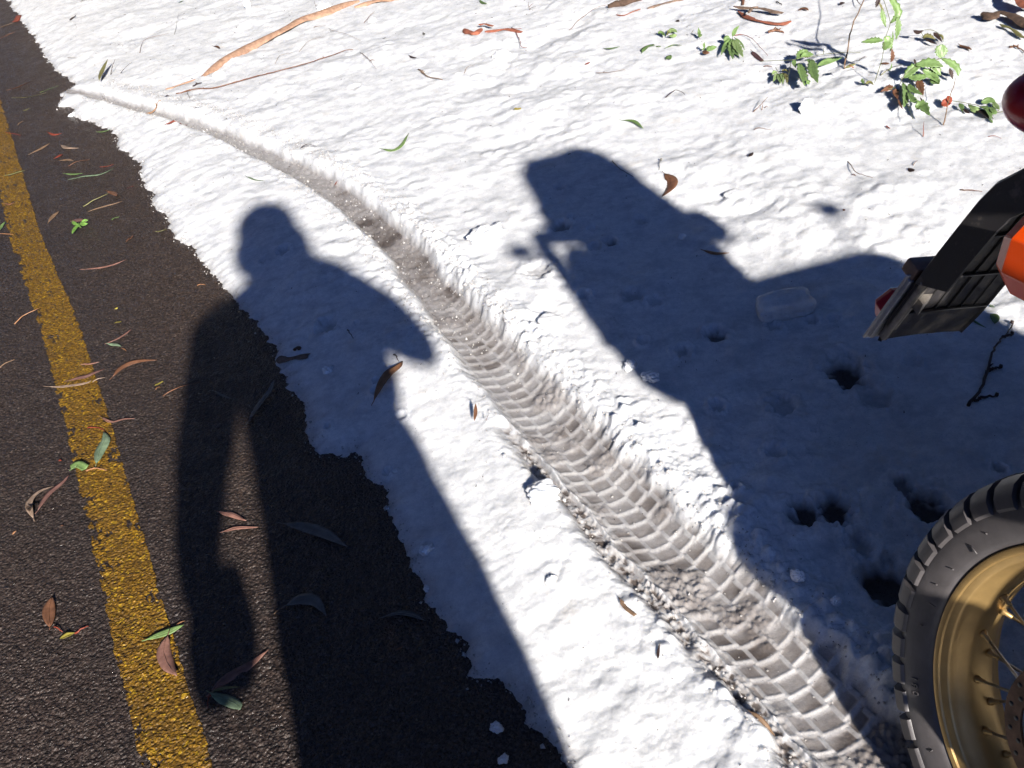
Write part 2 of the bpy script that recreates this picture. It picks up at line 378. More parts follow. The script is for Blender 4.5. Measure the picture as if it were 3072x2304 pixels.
 ('l',1,'pink',0.0069,[[-1.323,2.841],[-1.292,2.829],[-1.262,2.827]],'thin pink leaf at the right side of the yellow line'),
 ('l',1,'mauve',0.0164,[[-1.348,2.756],[-1.286,2.748],[-1.231,2.772]],'mauve leaf,the upper one of two across the yellow line'),
 ('l',1,'pale',0.0153,[[-1.409,2.746],[-1.345,2.723],[-1.278,2.711],[-1.259,2.711]],'pale pink leaf with a long stalk,lower one of two across the yellow line'),
 ('l',1,'brown',0.0175,[[-1.192,2.708],[-1.172,2.749],[-1.131,2.768],[-1.056,2.743]],'large light brown sickle leaf on asphalt right of the yellow line'),
 ('l',1,'yellow',0.0073,[[-1.258,3.067],[-1.246,3.068],[-1.234,3.07]],'tiny yellow leaf scrap above the crossed leaves'),
 ('l',1,'yellow',0.0065,[[-1.04,2.592],[-1.029,2.599],[-1.017,2.611]],'lime yellow scrap left of the body shadow'),
 ('l',1,'pink',0.0116,[[-1.185,2.492],[-1.148,2.451],[-1.11,2.446],[-1.073,2.436]],'pink leaf with a bent tip,right of the yellow line'),
 ('l',1,'greygreen',0.0287,[[-1.147,2.254],[-1.152,2.315],[-1.144,2.362],[-1.157,2.403]],'grey green broad leaf with red edge on the yellow line'),
 ('l',1,'green',0.0211,[[-1.22,2.26],[-1.204,2.272],[-1.176,2.246]],'triangular green leaf fragment on the yellow line'),
 ('l',1,'pale',0.0206,[[-1.279,2.081],[-1.306,2.144],[-1.294,2.187],[-1.255,2.203]],'long pale curved leaf at the left of the yellow line'),
 ('l',1,'mauve',0.0198,[[-1.275,2.111],[-1.259,2.164],[-1.234,2.199],[-1.218,2.239]],'mauve-brown leaf overlapping the long pale curved leaf'),
 ('l',1,'red',0.0051,[[-1.272,2.321],[-1.266,2.317],[-1.26,2.315]],'orange-red speck of leaf beside the yellow line'),
 ('l',1,'yellow',0.0075,[[-1.28,3.182],[-1.273,3.183],[-1.268,3.185]],'yellow speck of leaf on the asphalt,upper middle'),
 ('l',1,'grey',0.0062,[[-0.845,2.482],[-0.818,2.448],[-0.775,2.406]],'thin grey leaf within the body shadow on the asphalt'),
 ('l',1,'orange',0.0046,[[-1.022,2.581],[-1.029,2.58],[-1.034,2.572]],'little orange sliver beside the lime yellow scrap'),
 ('l',1,'grey',0.0202,[[-0.722,2.276],[-0.7,2.341],[-0.669,2.404],[-0.66,2.452]],'broad grey leaf in the deep body shadow by the snow edge'),
 ('l',0,'orange',0.0309,[[-0.363,2.17],[-0.321,2.24],[-0.29,2.271],[-0.275,2.307]],'big brown leaf with one sunlit patch by the elbow shadow'),
 ('l',0,'brown',0.0083,[[-0.11,1.942],[-0.102,1.963],[-0.098,1.982]],'rust leaf tip stuck upright in the slush left of the tread print'),
 ('l',0,'brown',0.0052,[[-0.082,1.932],[-0.078,1.928],[-0.073,1.926]],'tiny rust crumb right of the upright rust leaf tip'),
 ('l',0,'dark',0.0084,[[-0.701,2.67],[-0.71,2.665],[-0.72,2.661]],'dark scrap at the thin snow edge inside the body shadow'),
 ('l',0,'green',0.0168,[[1.146,1.88],[1.147,1.865],[1.136,1.843]],'oval green leaf on sunlit snow right of the mudguard'),
 ('l',0,'greygreen',0.0082,[[1.167,1.92],[1.167,1.913],[1.167,1.901]],'folded grey green leaf above the oval green leaf'),
 ('l',0,'green',0.0073,[[1.099,1.893],[1.105,1.869],[1.112,1.838]],'green blade showing from behind the mudguard tip'),
 ('l',0,'dark',0.0068,[[0.908,1.963],[0.914,1.963],[0.92,1.961]],'dark crumb in the shade left of the dark red reflector'),
 ('l',1,'brown',0.0246,[[-1.129,1.66],[-1.145,1.715],[-1.147,1.759]],'brown mottled leaf on the bare asphalt at the lower left'),
 ('l',1,'yellow',0.015,[[-1.097,1.618],[-1.081,1.622],[-1.065,1.626]],'yellowish leaf with a red stalk at the lower left'),
 ('l',1,'green',0.0152,[[-0.89,1.548],[-0.858,1.555],[-0.831,1.557],[-0.808,1.564]],'fresh green leaf lying over the yellow line,lower left'),
 ('l',1,'pink',0.0274,[[-0.84,1.543],[-0.846,1.508],[-0.826,1.457],[-0.801,1.42]],'broad pinkish leaf beneath the fresh green one on the yellow line'),
 ('l',1,'tan',0.0144,[[-1.303,2.125],[-1.283,2.099],[-1.27,2.069]],'pale leaf tip standing left of the yellow line'),
 ('l',1,'pink',0.0194,[[-0.726,1.363],[-0.701,1.389],[-0.658,1.409],[-0.614,1.436]],'long leaf half in the hand shadow,its tip lit pink'),
 ('l',1,'greygreen',0.0216,[[-0.728,1.361],[-0.699,1.339],[-0.669,1.315],[-0.661,1.3]],'olive leaf with red stalks just below the hand shadow'),
 ('l',1,'olive',0.0061,[[-0.726,1.363],[-0.702,1.365],[-0.667,1.359]],'thin olive leaf between the hand shadow and the olive leaf'),
 ('l',1,'pink',0.015,[[-0.77,1.918],[-0.737,1.9],[-0.693,1.854]],'pink leaf,the upper of two in the gap between arm and body shadow'),
 ('l',1,'pink',0.0169,[[-0.749,1.84],[-0.717,1.845],[-0.662,1.822]],'pink leaf,the lower of two in the gap between arm and body shadow'),
 ('l',1,'orange',0.004,[[-0.829,1.569],[-0.82,1.579],[-0.809,1.578]],'orange curled stalk above the fresh green leaf'),
 ('l',1,'orange',0.0047,[[-1.324,2.037],[-1.32,2.043],[-1.314,2.046]],'orange crumb on asphalt left of the yellow line'),
 ('l',1,'brown',0.0047,[[-1.193,2.02],[-1.189,2.021],[-1.186,2.019]],'rust speck on asphalt beside the yellow line'),
 ('l',1,'grey',0.025,[[-0.582,1.55],[-0.548,1.554],[-0.517,1.537],[-0.492,1.49]],'grey crescent leaf deep in the body shadow'),
 ('l',1,'grey',0.0139,[[-0.372,1.449],[-0.338,1.452],[-0.307,1.434],[-0.285,1.41]],'grey leaf in the body shadow close to the snow edge'),
 ('l',1,'grey',0.0248,[[-0.598,1.81],[-0.545,1.783],[-0.492,1.733],[-0.445,1.673]],'long broad grey leaf in the upper part of the body shadow'),
 ('l',1,'brown',0.0031,[[-0.351,1.353],[-0.343,1.357],[-0.333,1.36]],'faint brown sliver in the dark body shadow'),
 ('l',0,'dark',0.0049,[[0.133,1.141],[0.137,1.153],[0.144,1.167]],'small dark spindle-shaped leaf on the lower snow'),
 ('l',0,'tan',0.007,[[0.1,1.294],[0.106,1.272],[0.119,1.248]],'beige bark scrap half sunk in the snow left of the tread print'),
 ('l',0,'tan',0.0101,[[0.25,0.994],[0.263,0.972],[0.278,0.957]],'beige leaf half buried in slush at the lower edge of the track'),
 ('t',0,'brown',0.0015,[[[-1.763,6.596],[-1.77,6.749],[-1.749,6.84],[-1.609,6.848]]],'bent dark twig on the far snow,left of the long bark strip'),
 ('t',0,'grey',0.0012,[[[-1.578,6.864],[-1.587,7.074],[-1.608,7.349]]],'thin grass stem above the bent dark twig'),
 ('t',0,'stick',0.005,[[[-1.535,5.361],[-1.489,5.381],[-1.438,5.406]]],'short tan stick end lying across the rut rim'),
 ('t',0,'dark',0.004,[[[-1.284,5.547],[-1.264,5.562],[-1.243,5.581]]],'stubby dark bark piece between the two dead sticks'),
 ('t',0,'dark',0.003,[[[-1.417,5.449],[-1.399,5.446]]],'tiny dark twig crumb beyond the short stick end'),
 ('t',0,'brown',0.0018,[[[-1.296,5.414],[-1.252,5.239]]],'small brown twig under the long thin stick'),
 ('t',0,'dark',0.0018,[[[-1.814,6.208],[-1.76,6.17],[-1.707,6.157]]],'thin dark twig beside the upright olive leaf'),
 ('t',0,'dark',0.0022,[[[-1.877,6.228],[-1.862,6.284],[-1.847,6.342]]],'short dark twig crossing the upright olive leaf'),
 ('t',0,'tan',0.0015,[[[-2.347,7.062],[-2.301,6.976],[-2.253,6.917]]],'faint tan twig in the snow near the far road edge'),
 ('t',0,'brown',0.0035,[[[-1.366,5.481],[-1.273,5.461],[-1.155,5.396],[-1.039,5.411],[-0.92,5.389],[-0.801,5.368],[-0.668,5.403],[-0.543,5.463],[-0.446,5.496],[-0.39,5.472]]],'long thin dark stick on the snow below the bark strip'),
 ('t',1,'olive',0.0025,[[[-1.633,4.262],[-1.582,4.285],[-1.523,4.31]]],'yellowish stalk running up from the bright green sprig'),
 ('t',1,'brown',0.0015,[[[-1.847,4.876],[-1.801,4.878],[-1.725,4.854]]],'brown twig under the pale curved leaf'),
 ('t',0,'brown',0.0016,[[[-0.618,6.587],[-0.612,6.503],[-0.602,6.409]]],'upright twig beside the far bark strip'),
 ('t',0,'brown',0.0016,[[[-0.323,5.969],[-0.285,6.038],[-0.254,6.094]]],'short twig in the soft shade near the top'),
 ('t',0,'tan',0.0012,[[[-0.535,6.057],[-0.506,5.934],[-0.416,5.741],[-0.345,5.552]]],'long curved grass stem right of the bark strip'),
 ('t',0,'tan',0.001,[[[-0.698,5.708],[-0.644,5.817],[-0.55,5.82]]],'fine beige grass stem between the two dead sticks'),
 ('t',0,'tan',0.001,[[[-0.826,5.568],[-0.801,5.664],[-0.731,5.667]]],'fine beige grass stem left of the other,nearer the thin stick'),
 ('t',0,'brown',0.0016,[[[-0.35,5.344],[-0.305,5.144],[-0.273,4.966]],[[-0.305,5.144],[-0.279,5.142]]],'forked brown twig on the snow near the thin stick tip'),
 ('t',0,'tan',0.004,[[[-0.069,4.835],[-0.053,4.749],[-0.037,4.686],[0.03,4.596]]],'curled beige bark sliver on bright snow'),
 ('t',0,'tan',0.0012,[[[0.134,4.62],[0.157,4.664],[0.192,4.66]]],'faint beige grass stem right of the curled bark sliver'),
 ('t',0,'dark',0.0016,[[[-0.632,4.167],[-0.597,4.144],[-0.554,4.097]]],'thin dark twig at the rim of the slushy rut'),
 ('t',0,'brown',0.0016,[[[-0.626,6.148],[-0.592,6.109],[-0.549,6.063]]],'short brown twig by the side of the bark strip'),
 ('t',0,'brown',0.0014,[[[0.571,5.432],[0.585,5.441],[0.599,5.443]],[[0.568,5.407],[0.556,5.288],[0.545,5.167]],[[0.565,5.384],[0.593,5.311]]],'branched twig at the top edge,left of the arched stem'),
 ('t',0,'brown',0.0016,[[[0.763,5.415],[0.756,5.271],[0.731,5.119],[0.689,4.912]]],'arched stem coming down from the top edge'),
 ('t',0,'brown',0.0014,[[[0.691,4.911],[0.745,4.989],[0.802,5.035],[0.871,5.061],[0.917,5.05]]],'long fine stem leading to the rotten branch'),
 ('t',0,'red',0.0022,[[[0.433,5.12],[0.439,5.047],[0.47,5.015]],[[0.439,5.047],[0.441,4.903],[0.434,4.797],[0.458,4.763]]],'reddish forked twig beside the rolled red bark'),
 ('t',0,'red',0.0018,[[[1.282,4.189],[1.312,4.157],[1.324,4.074],[1.316,3.959],[1.306,3.842]]],'arching red stem of the star-shaped seedling'),
 ('t',0,'dark',0.002,[[[0.849,3.708],[0.876,3.722],[0.899,3.727],[0.911,3.649]]],'bent dark twig on bright snow in the upper right'),
 ('t',0,'brown',0.0016,[[[1.081,3.365],[1.106,3.365],[1.146,3.396]],[[1.112,3.366],[1.128,3.391]],[[1.128,3.378],[1.135,3.366]]],'seed head twig left of the upright ice lump'),
 ('t',0,'grey',0.0014,[[[0.657,3.089],[0.671,3.133],[0.684,3.16]]],'thin stalk with a round bud above the big tan leaf'),
 ('t',0,'dark',0.002,[[[0.532,3.266],[0.536,3.157],[0.561,3.058]]],'dark grass blade across the edge of the luggage shadow'),
 ('t',0,'brown',0.0012,[[[1.031,3.213],[1.045,3.207],[1.078,3.177]]],'very thin brown twig at the middle right snow'),
 ('t',0,'brown',0.002,[[[1.266,3.78],[1.293,3.752]]],'short brown twig by the left seedling stem'),
 ('t',0,'brown',0.006,[[[1.407,4.113],[1.436,4.099],[1.461,4.074]]],'short thick brown stick near the dry bark bundle'),
 ('t',0,'dark',0.0026,[[[1.576,4.475],[1.574,4.436],[1.577,4.411]]],'little dark twig above the dry bark bundle'),
 ('t',0,'dark',0.0026,[[[1.841,4.293],[1.834,4.238],[1.83,4.201],[1.807,4.104]]],'crooked dark twig near the top of the leafy corner'),
 ('t',0,'tan',0.003,[[[1.486,3.525],[1.531,3.595],[1.575,3.651],[1.708,3.829],[1.817,3.979]]],'straw-coloured dry grass stalk leaning by the nettle'),
 ('t',0,'tan',0.002,[[[1.548,2.898],[1.598,2.966],[1.668,3.058]]],'single straw standing in snow below the tail lamp weed'),
 ('t',0,'red',0.0014,[[[1.46,2.855],[1.491,2.915]]],'short red stalk standing in the snow'),
 ('t',0,'brown',0.0015,[[[1.198,2.82],[1.189,2.772],[1.177,2.714],[1.185,2.674],[1.194,2.632]],[[1.177,2.714],[1.169,2.721]]],'forked thin twig on the snow right of the lone round shadow'),
 ('t',0,'tan',0.0012,[[[1.344,2.682],[1.369,2.706]]],'thin pale stalk of the grey leaf chip'),
 ('t',0,'brown',0.0018,[[[1.378,2.47],[1.394,2.448],[1.423,2.428]]],'thin brown twig running behind the mudguard'),
 ('t',0,'red',0.001,[[[1.61,2.74],[1.625,2.728],[1.635,2.709]]],'hair-thin reddish stem on the right-hand snow'),
 ('t',0,'brown',0.004,[[[2.034,3.365],[2.047,3.345],[2.048,3.293]]],'dark brown twig at the right picture edge'),
 ('t',0,'tan',0.0015,[[[1.557,3.558],[1.544,3.49],[1.523,3.427],[1.482,3.336]]],'arched dry stem left of the tall nettle'),
 ('t',0,'olive',0.0018,[[[1.556,3.375],[1.586,3.362],[1.6,3.329],[1.593,3.288]]],'arched greenish stem at the foot of the leafy weed'),
 ('t',1,'orange',0.0022,[[[-1.661,3.26],[-1.632,3.287],[-1.58,3.309]]],'orange twig touching the left side of the yellow line'),
 ('t',1,'tan',0.002,[[[-1.627,2.959],[-1.606,2.977],[-1.583,2.993]]],'tan twig at the left picture edge'),
 ('t',1,'red',0.0016,[[[-1.218,2.455],[-1.181,2.436],[-1.156,2.411]]],'red stalk above the broad grey green leaf'),
 ('t',1,'orange',0.0024,[[[-1.176,2.239],[-1.148,2.235],[-1.114,2.22]]],'orange-red stalk right of the triangular green fragment'),
 ('t',1,'brown',0.0016,[[[-1.006,2.528],[-0.958,2.535],[-0.889,2.53]]],'long thin stem running into the body shadow'),
 ('t',1,'orange',0.0016,[[[-0.985,3.204],[-0.971,3.201],[-0.955,3.191]]],'orange sliver at the snow toe near the shoulder shadow'),
 ('t',1,'pale',0.0016,[[[-1.259,2.711],[-1.24,2.717],[-1.22,2.721]]],'pale leaf stalk broken off at the yellow line'),
 ('t',0,'dark',0.0018,[[[-0.431,2.56],[-0.423,2.531],[-0.415,2.503]]],'short dark twig in the shoulder shadow'),
 ('t',0,'dark',0.0036,[[[0.938,1.589],[0.981,1.625],[1.031,1.679],[1.067,1.731],[1.099,1.763],[1.125,1.784],[1.173,1.828]],[[1.033,1.68],[1.047,1.683],[1.062,1.682]],[[1.121,1.781],[1.134,1.784],[1.145,1.785]],[[0.958,1.599],[0.981,1.6],[1.005,1.594]]],'dark forked twig with buds,at the edge of the bike shadow'),
 ('t',1,'red',0.002,[[[-1.065,1.625],[-1.051,1.629],[-1.037,1.636]]],'red stalk of the yellowish leaf'),
 ('t',1,'red',0.0018,[[[-1.122,1.662],[-1.109,1.652],[-1.099,1.642]]],'reddish stalk of the brown mottled leaf'),
 ('t',1,'red',0.0018,[[[-0.726,1.36],[-0.731,1.348],[-0.731,1.329]]],'red stalk below the hand shadow'),
 ('t',1,'tan',0.0016,[[[-0.609,1.536],[-0.595,1.544],[-0.582,1.55]]],'pale stalk of the grey crescent leaf'),
 ('t',0,'dark',0.002,[[[-0.299,2.359],[-0.291,2.338],[-0.286,2.316]]],'dark hooked stalk of the big half-lit leaf'),
]
BARK_STRIP = [[[-1.249,5.703], [-1.185,5.826], [-1.105,5.925], [-1.023,6.035], [-0.972,6.075], [-0.882,6.142], [-0.792,6.207], [-0.701,6.318], [-0.606,6.356], [-0.51,6.426], [-0.422,6.483], [-0.343,6.495]],0.051]
BARK_STRIP2 = [[[-0.375,6.358], [-0.278,6.366], [-0.164,6.328], [-0.069,6.295]],0.0245]
BARK_SCRAP = [[[-1.45,5.623], [-1.416,5.626], [-1.36,5.665], [-1.293,5.701]],0.0187]
RED_BARK = [[[0.204,5.292], [0.219,5.218], [0.246,5.164], [0.288,5.23]],0.0396]
RED_BARK2 = [[[0.281,5.261], [0.312,5.244], [0.349,5.174]],0.0143]
RED_BARK3 = [[[0.301,5.164], [0.355,5.127], [0.414,5.091], [0.47,4.998]],0.0203]
LOG = [[[0.92,5.053], [0.976,5.036], [1.052,5.023], [1.131,5.023], [1.21,5.023]],0.043]
BARK_A = [[[1.07,4.845], [1.12,4.862], [1.185,4.874], [1.287,4.881]],0.0195]
BARK_B = [[[0.925,4.886], [0.953,4.839], [1.004,4.861], [1.041,4.867]],0.0105]
BUNDLE_A = [[[1.387,4.506], [1.425,4.448], [1.462,4.39], [1.483,4.332], [1.522,4.247]],0.0207]
BUNDLE_B = [[[1.394,4.463], [1.401,4.335], [1.415,4.256], [1.466,4.171], [1.525,4.166]],0.0228]
BUNDLE_C = [[[1.394,4.328], [1.432,4.386], [1.46,4.386]],0.0151]
BROWN_CURL = [[[1.442,4.544], [1.473,4.631], [1.498,4.641], [1.501,4.596]],0.0186]
CORNER_A = [[[2.279,3.818], [2.258,3.738], [2.234,3.641], [2.246,3.538]],0.0541]
CORNER_B = [[[2.098,3.677], [2.116,3.637], [2.152,3.626], [2.165,3.502], [2.179,3.425]],0.0378]
CORNER_C = [[[2.107,3.566], [2.11,3.498], [2.097,3.384]],0.0126]
CHIP = [[[-0.652,2.556], [-0.622,2.53], [-0.589,2.517], [-0.555,2.505]],0.0279]
CHIP2 = [[[-0.604,2.562], [-0.591,2.564], [-0.579,2.557]],0.0136]
SPRIG = [[-1.668,4.233]]
LUMPS = [[[-1.154,5.66,0.063,0.051],'round white snowball resting against the bark strip'], [[-1.095,7.05,0.051,0.092],'upright lump of clear ice on the far snow'], [[0.329,4.746,0.088,0.066],'big rounded snow lump right of the curled bark sliver'], [[1.232,3.248,0.054,0.07],'upright egg-shaped ice lump casting a small shadow'], [[0.006,1.632,0.077,0.05],'large bright snow chunk on the left rim of the tread print'], [[0.038,2.915,0.12,0.075],'broad snow chunk with a torn edge above the tread print'], [[-0.494,2.402,0.039,0.03],'rounded snow lump in the body shadow below the bark chip'], [[-0.319,1.89,0.018,0.026],'small pale ice nugget in the body shadow near its edge'], [[-0.019,1.392,0.027,0.018],'soft snow lump left of the tread print,lower snow'], [[-0.175,1.121,0.025,0.019],'slushy ice lump on the dark asphalt,upper of two'], [[-0.172,1.056,0.021,0.021],'slushy ice lump on the dark asphalt,lower of two'], [[-0.276,1.497,0.019,0.016],'small bluish snow nub at the shaded snow edge'], [[-0.266,1.596,0.036,0.03],'rounded shaded snow lump at the inner snow edge'], [[0.298,2.023,0.042,0.031],'crumbly snow lump at the edge of the bike shadow'], [[0.332,1.953,0.045,0.03],'second crumbly snow lump just right of the first one at the bike shadow edge'], [[-2.029,5.764,0.043,0.026],'small broken snow crumb on asphalt at the slush gap'], [[0.425,1.238,0.026,0.034],'jagged ice blade standing in the shade near the wheel'], [[0.466,1.162,0.019,0.028],'second jagged ice blade closer to the wheel'], [[0.598,2.613,0.032,0.028],'small bright snow lump just inside the right rim of the luggage shadow'], [[-0.571,6.533,0.086,0.077],'white snow lump behind the bark strip at the top'], [[-0.274,5.949,0.053,0.035],'low snow lump in the soft shade near the top edge'], [[0.142,2.312,0.063,0.038],'smooth white snow block on the rut shoulder'], [[0.818,2.804,0.053,0.019],'boxy snow lump right of the luggage shadow']]
BLOCK = [[0.727,2.106],0.1328]
HOLES = [[0.758,1.807,0.046,0.05], [0.784,1.694,0.033,0.018], [0.584,1.737,0.028,0.022], [0.706,1.408,0.02,0.03], [0.558,1.388,0.035,0.05], [0.499,1.391,0.031,0.045], [0.727,1.344,0.04,0.05], [0.571,1.192,0.045,0.05], [0.534,2.078,0.027,0.035], [0.435,2.041,0.021,0.02], [0.258,2.41,0.017,0.02], [0.382,2.349,0.028,0.02], [0.434,2.297,0.019,0.012], [0.449,1.797,0.016,0.02], [0.275,2.868,0.03,0.03], [0.318,2.908,0.015,0.02], [0.396,2.683,0.021,0.035], [0.345,2.673,0.019,0.022], [0.323,3.159,0.019,0.018], [0.516,2.776,0.022,0.02], [0.363,2.801,0.015,0.012], [-0.498,2.633,0.032,0.02], [-0.66,3.212,0.024,0.02], [-0.733,3.197,0.016,0.01], [0.157,2.615,0.039,0.02], [-0.355,2.262,0.01,0.02], [-0.358,2.215,0.012,0.02], [-0.494,2.141,0.01,0.015], [0.513,1.591,0.018,0.018], [0.768,2.035,0.015,0.014], [0.816,2.012,0.012,0.01], [0.677,2.048,0.017,0.014], [0.784,2.098,0.01,0.02], [0.903,1.779,0.019,0.01], [0.614,1.63,0.007,0.012], [-0.388,4.81,0.026,0.012], [-0.294,2.085,0.012,0.01], [0.897,1.393,0.012,0.015], [0.567,1.287,0.023,0.022], [-0.403,2.583,0.007,0.01], [-0.345,1.9,0.009,0.012], [0.398,1.51,0.01,0.014], [0.355,2.123,0.014,0.012]]
TRACK = [[-2.166,6.307], [-1.591,5.496], [-1.13,4.847], [-0.791,4.257], [-0.572,3.81], [-0.308,3.155], [-0.158,2.567], [-0.031,2.14], [0.084,1.763], [0.178,1.478], [0.255,1.247], [0.326,1.032], [0.365,0.894]]
EDGE = [[-3.962,10.933], [-3.6,9.993], [-2.998,8.404], [-2.82,7.98], [-2.437,6.964], [-2.243,6.606], [-2.164,6.392], [-2.216,6.306], [-2.17,5.996], [-2.079,5.904], [-1.98,5.651], [-1.843,5.5], [-1.669,5.2], [-1.652,5.055], [-1.518,4.807], [-1.448,4.641], [-1.387,4.353], [-1.325,4.237], [-1.285,4.05], [-1.203,3.937], [-1.176,3.752], [-1.035,3.511], [-0.978,3.329], [-0.911,3.188], [-0.847,3.039], [-0.76,2.857], [-0.678,2.649], [-0.657,2.535], [-0.594,2.362], [-0.561,2.236], [-0.549,2.107], [-0.521,2.066], [-0.447,2.018], [-0.429,2.03], [-0.401,1.935], [-0.357,1.848], [-0.339,1.726], [-0.313,1.61], [-0.286,1.463], [-0.247,1.4], [-0.217,1.318], [-0.215,1.249], [-0.164,1.223], [-0.121,1.157], [-0.118,1.116], [-0.084,1.068], [-0.071,1.031], [-0.071,1.004]]
YELLOW = [[-2.174,5.154], [-1.793,4.109], [-1.419,3.182], [-1.196,2.577], [-1.007,2.042], [-0.858,1.614], [-0.705,1.188]]
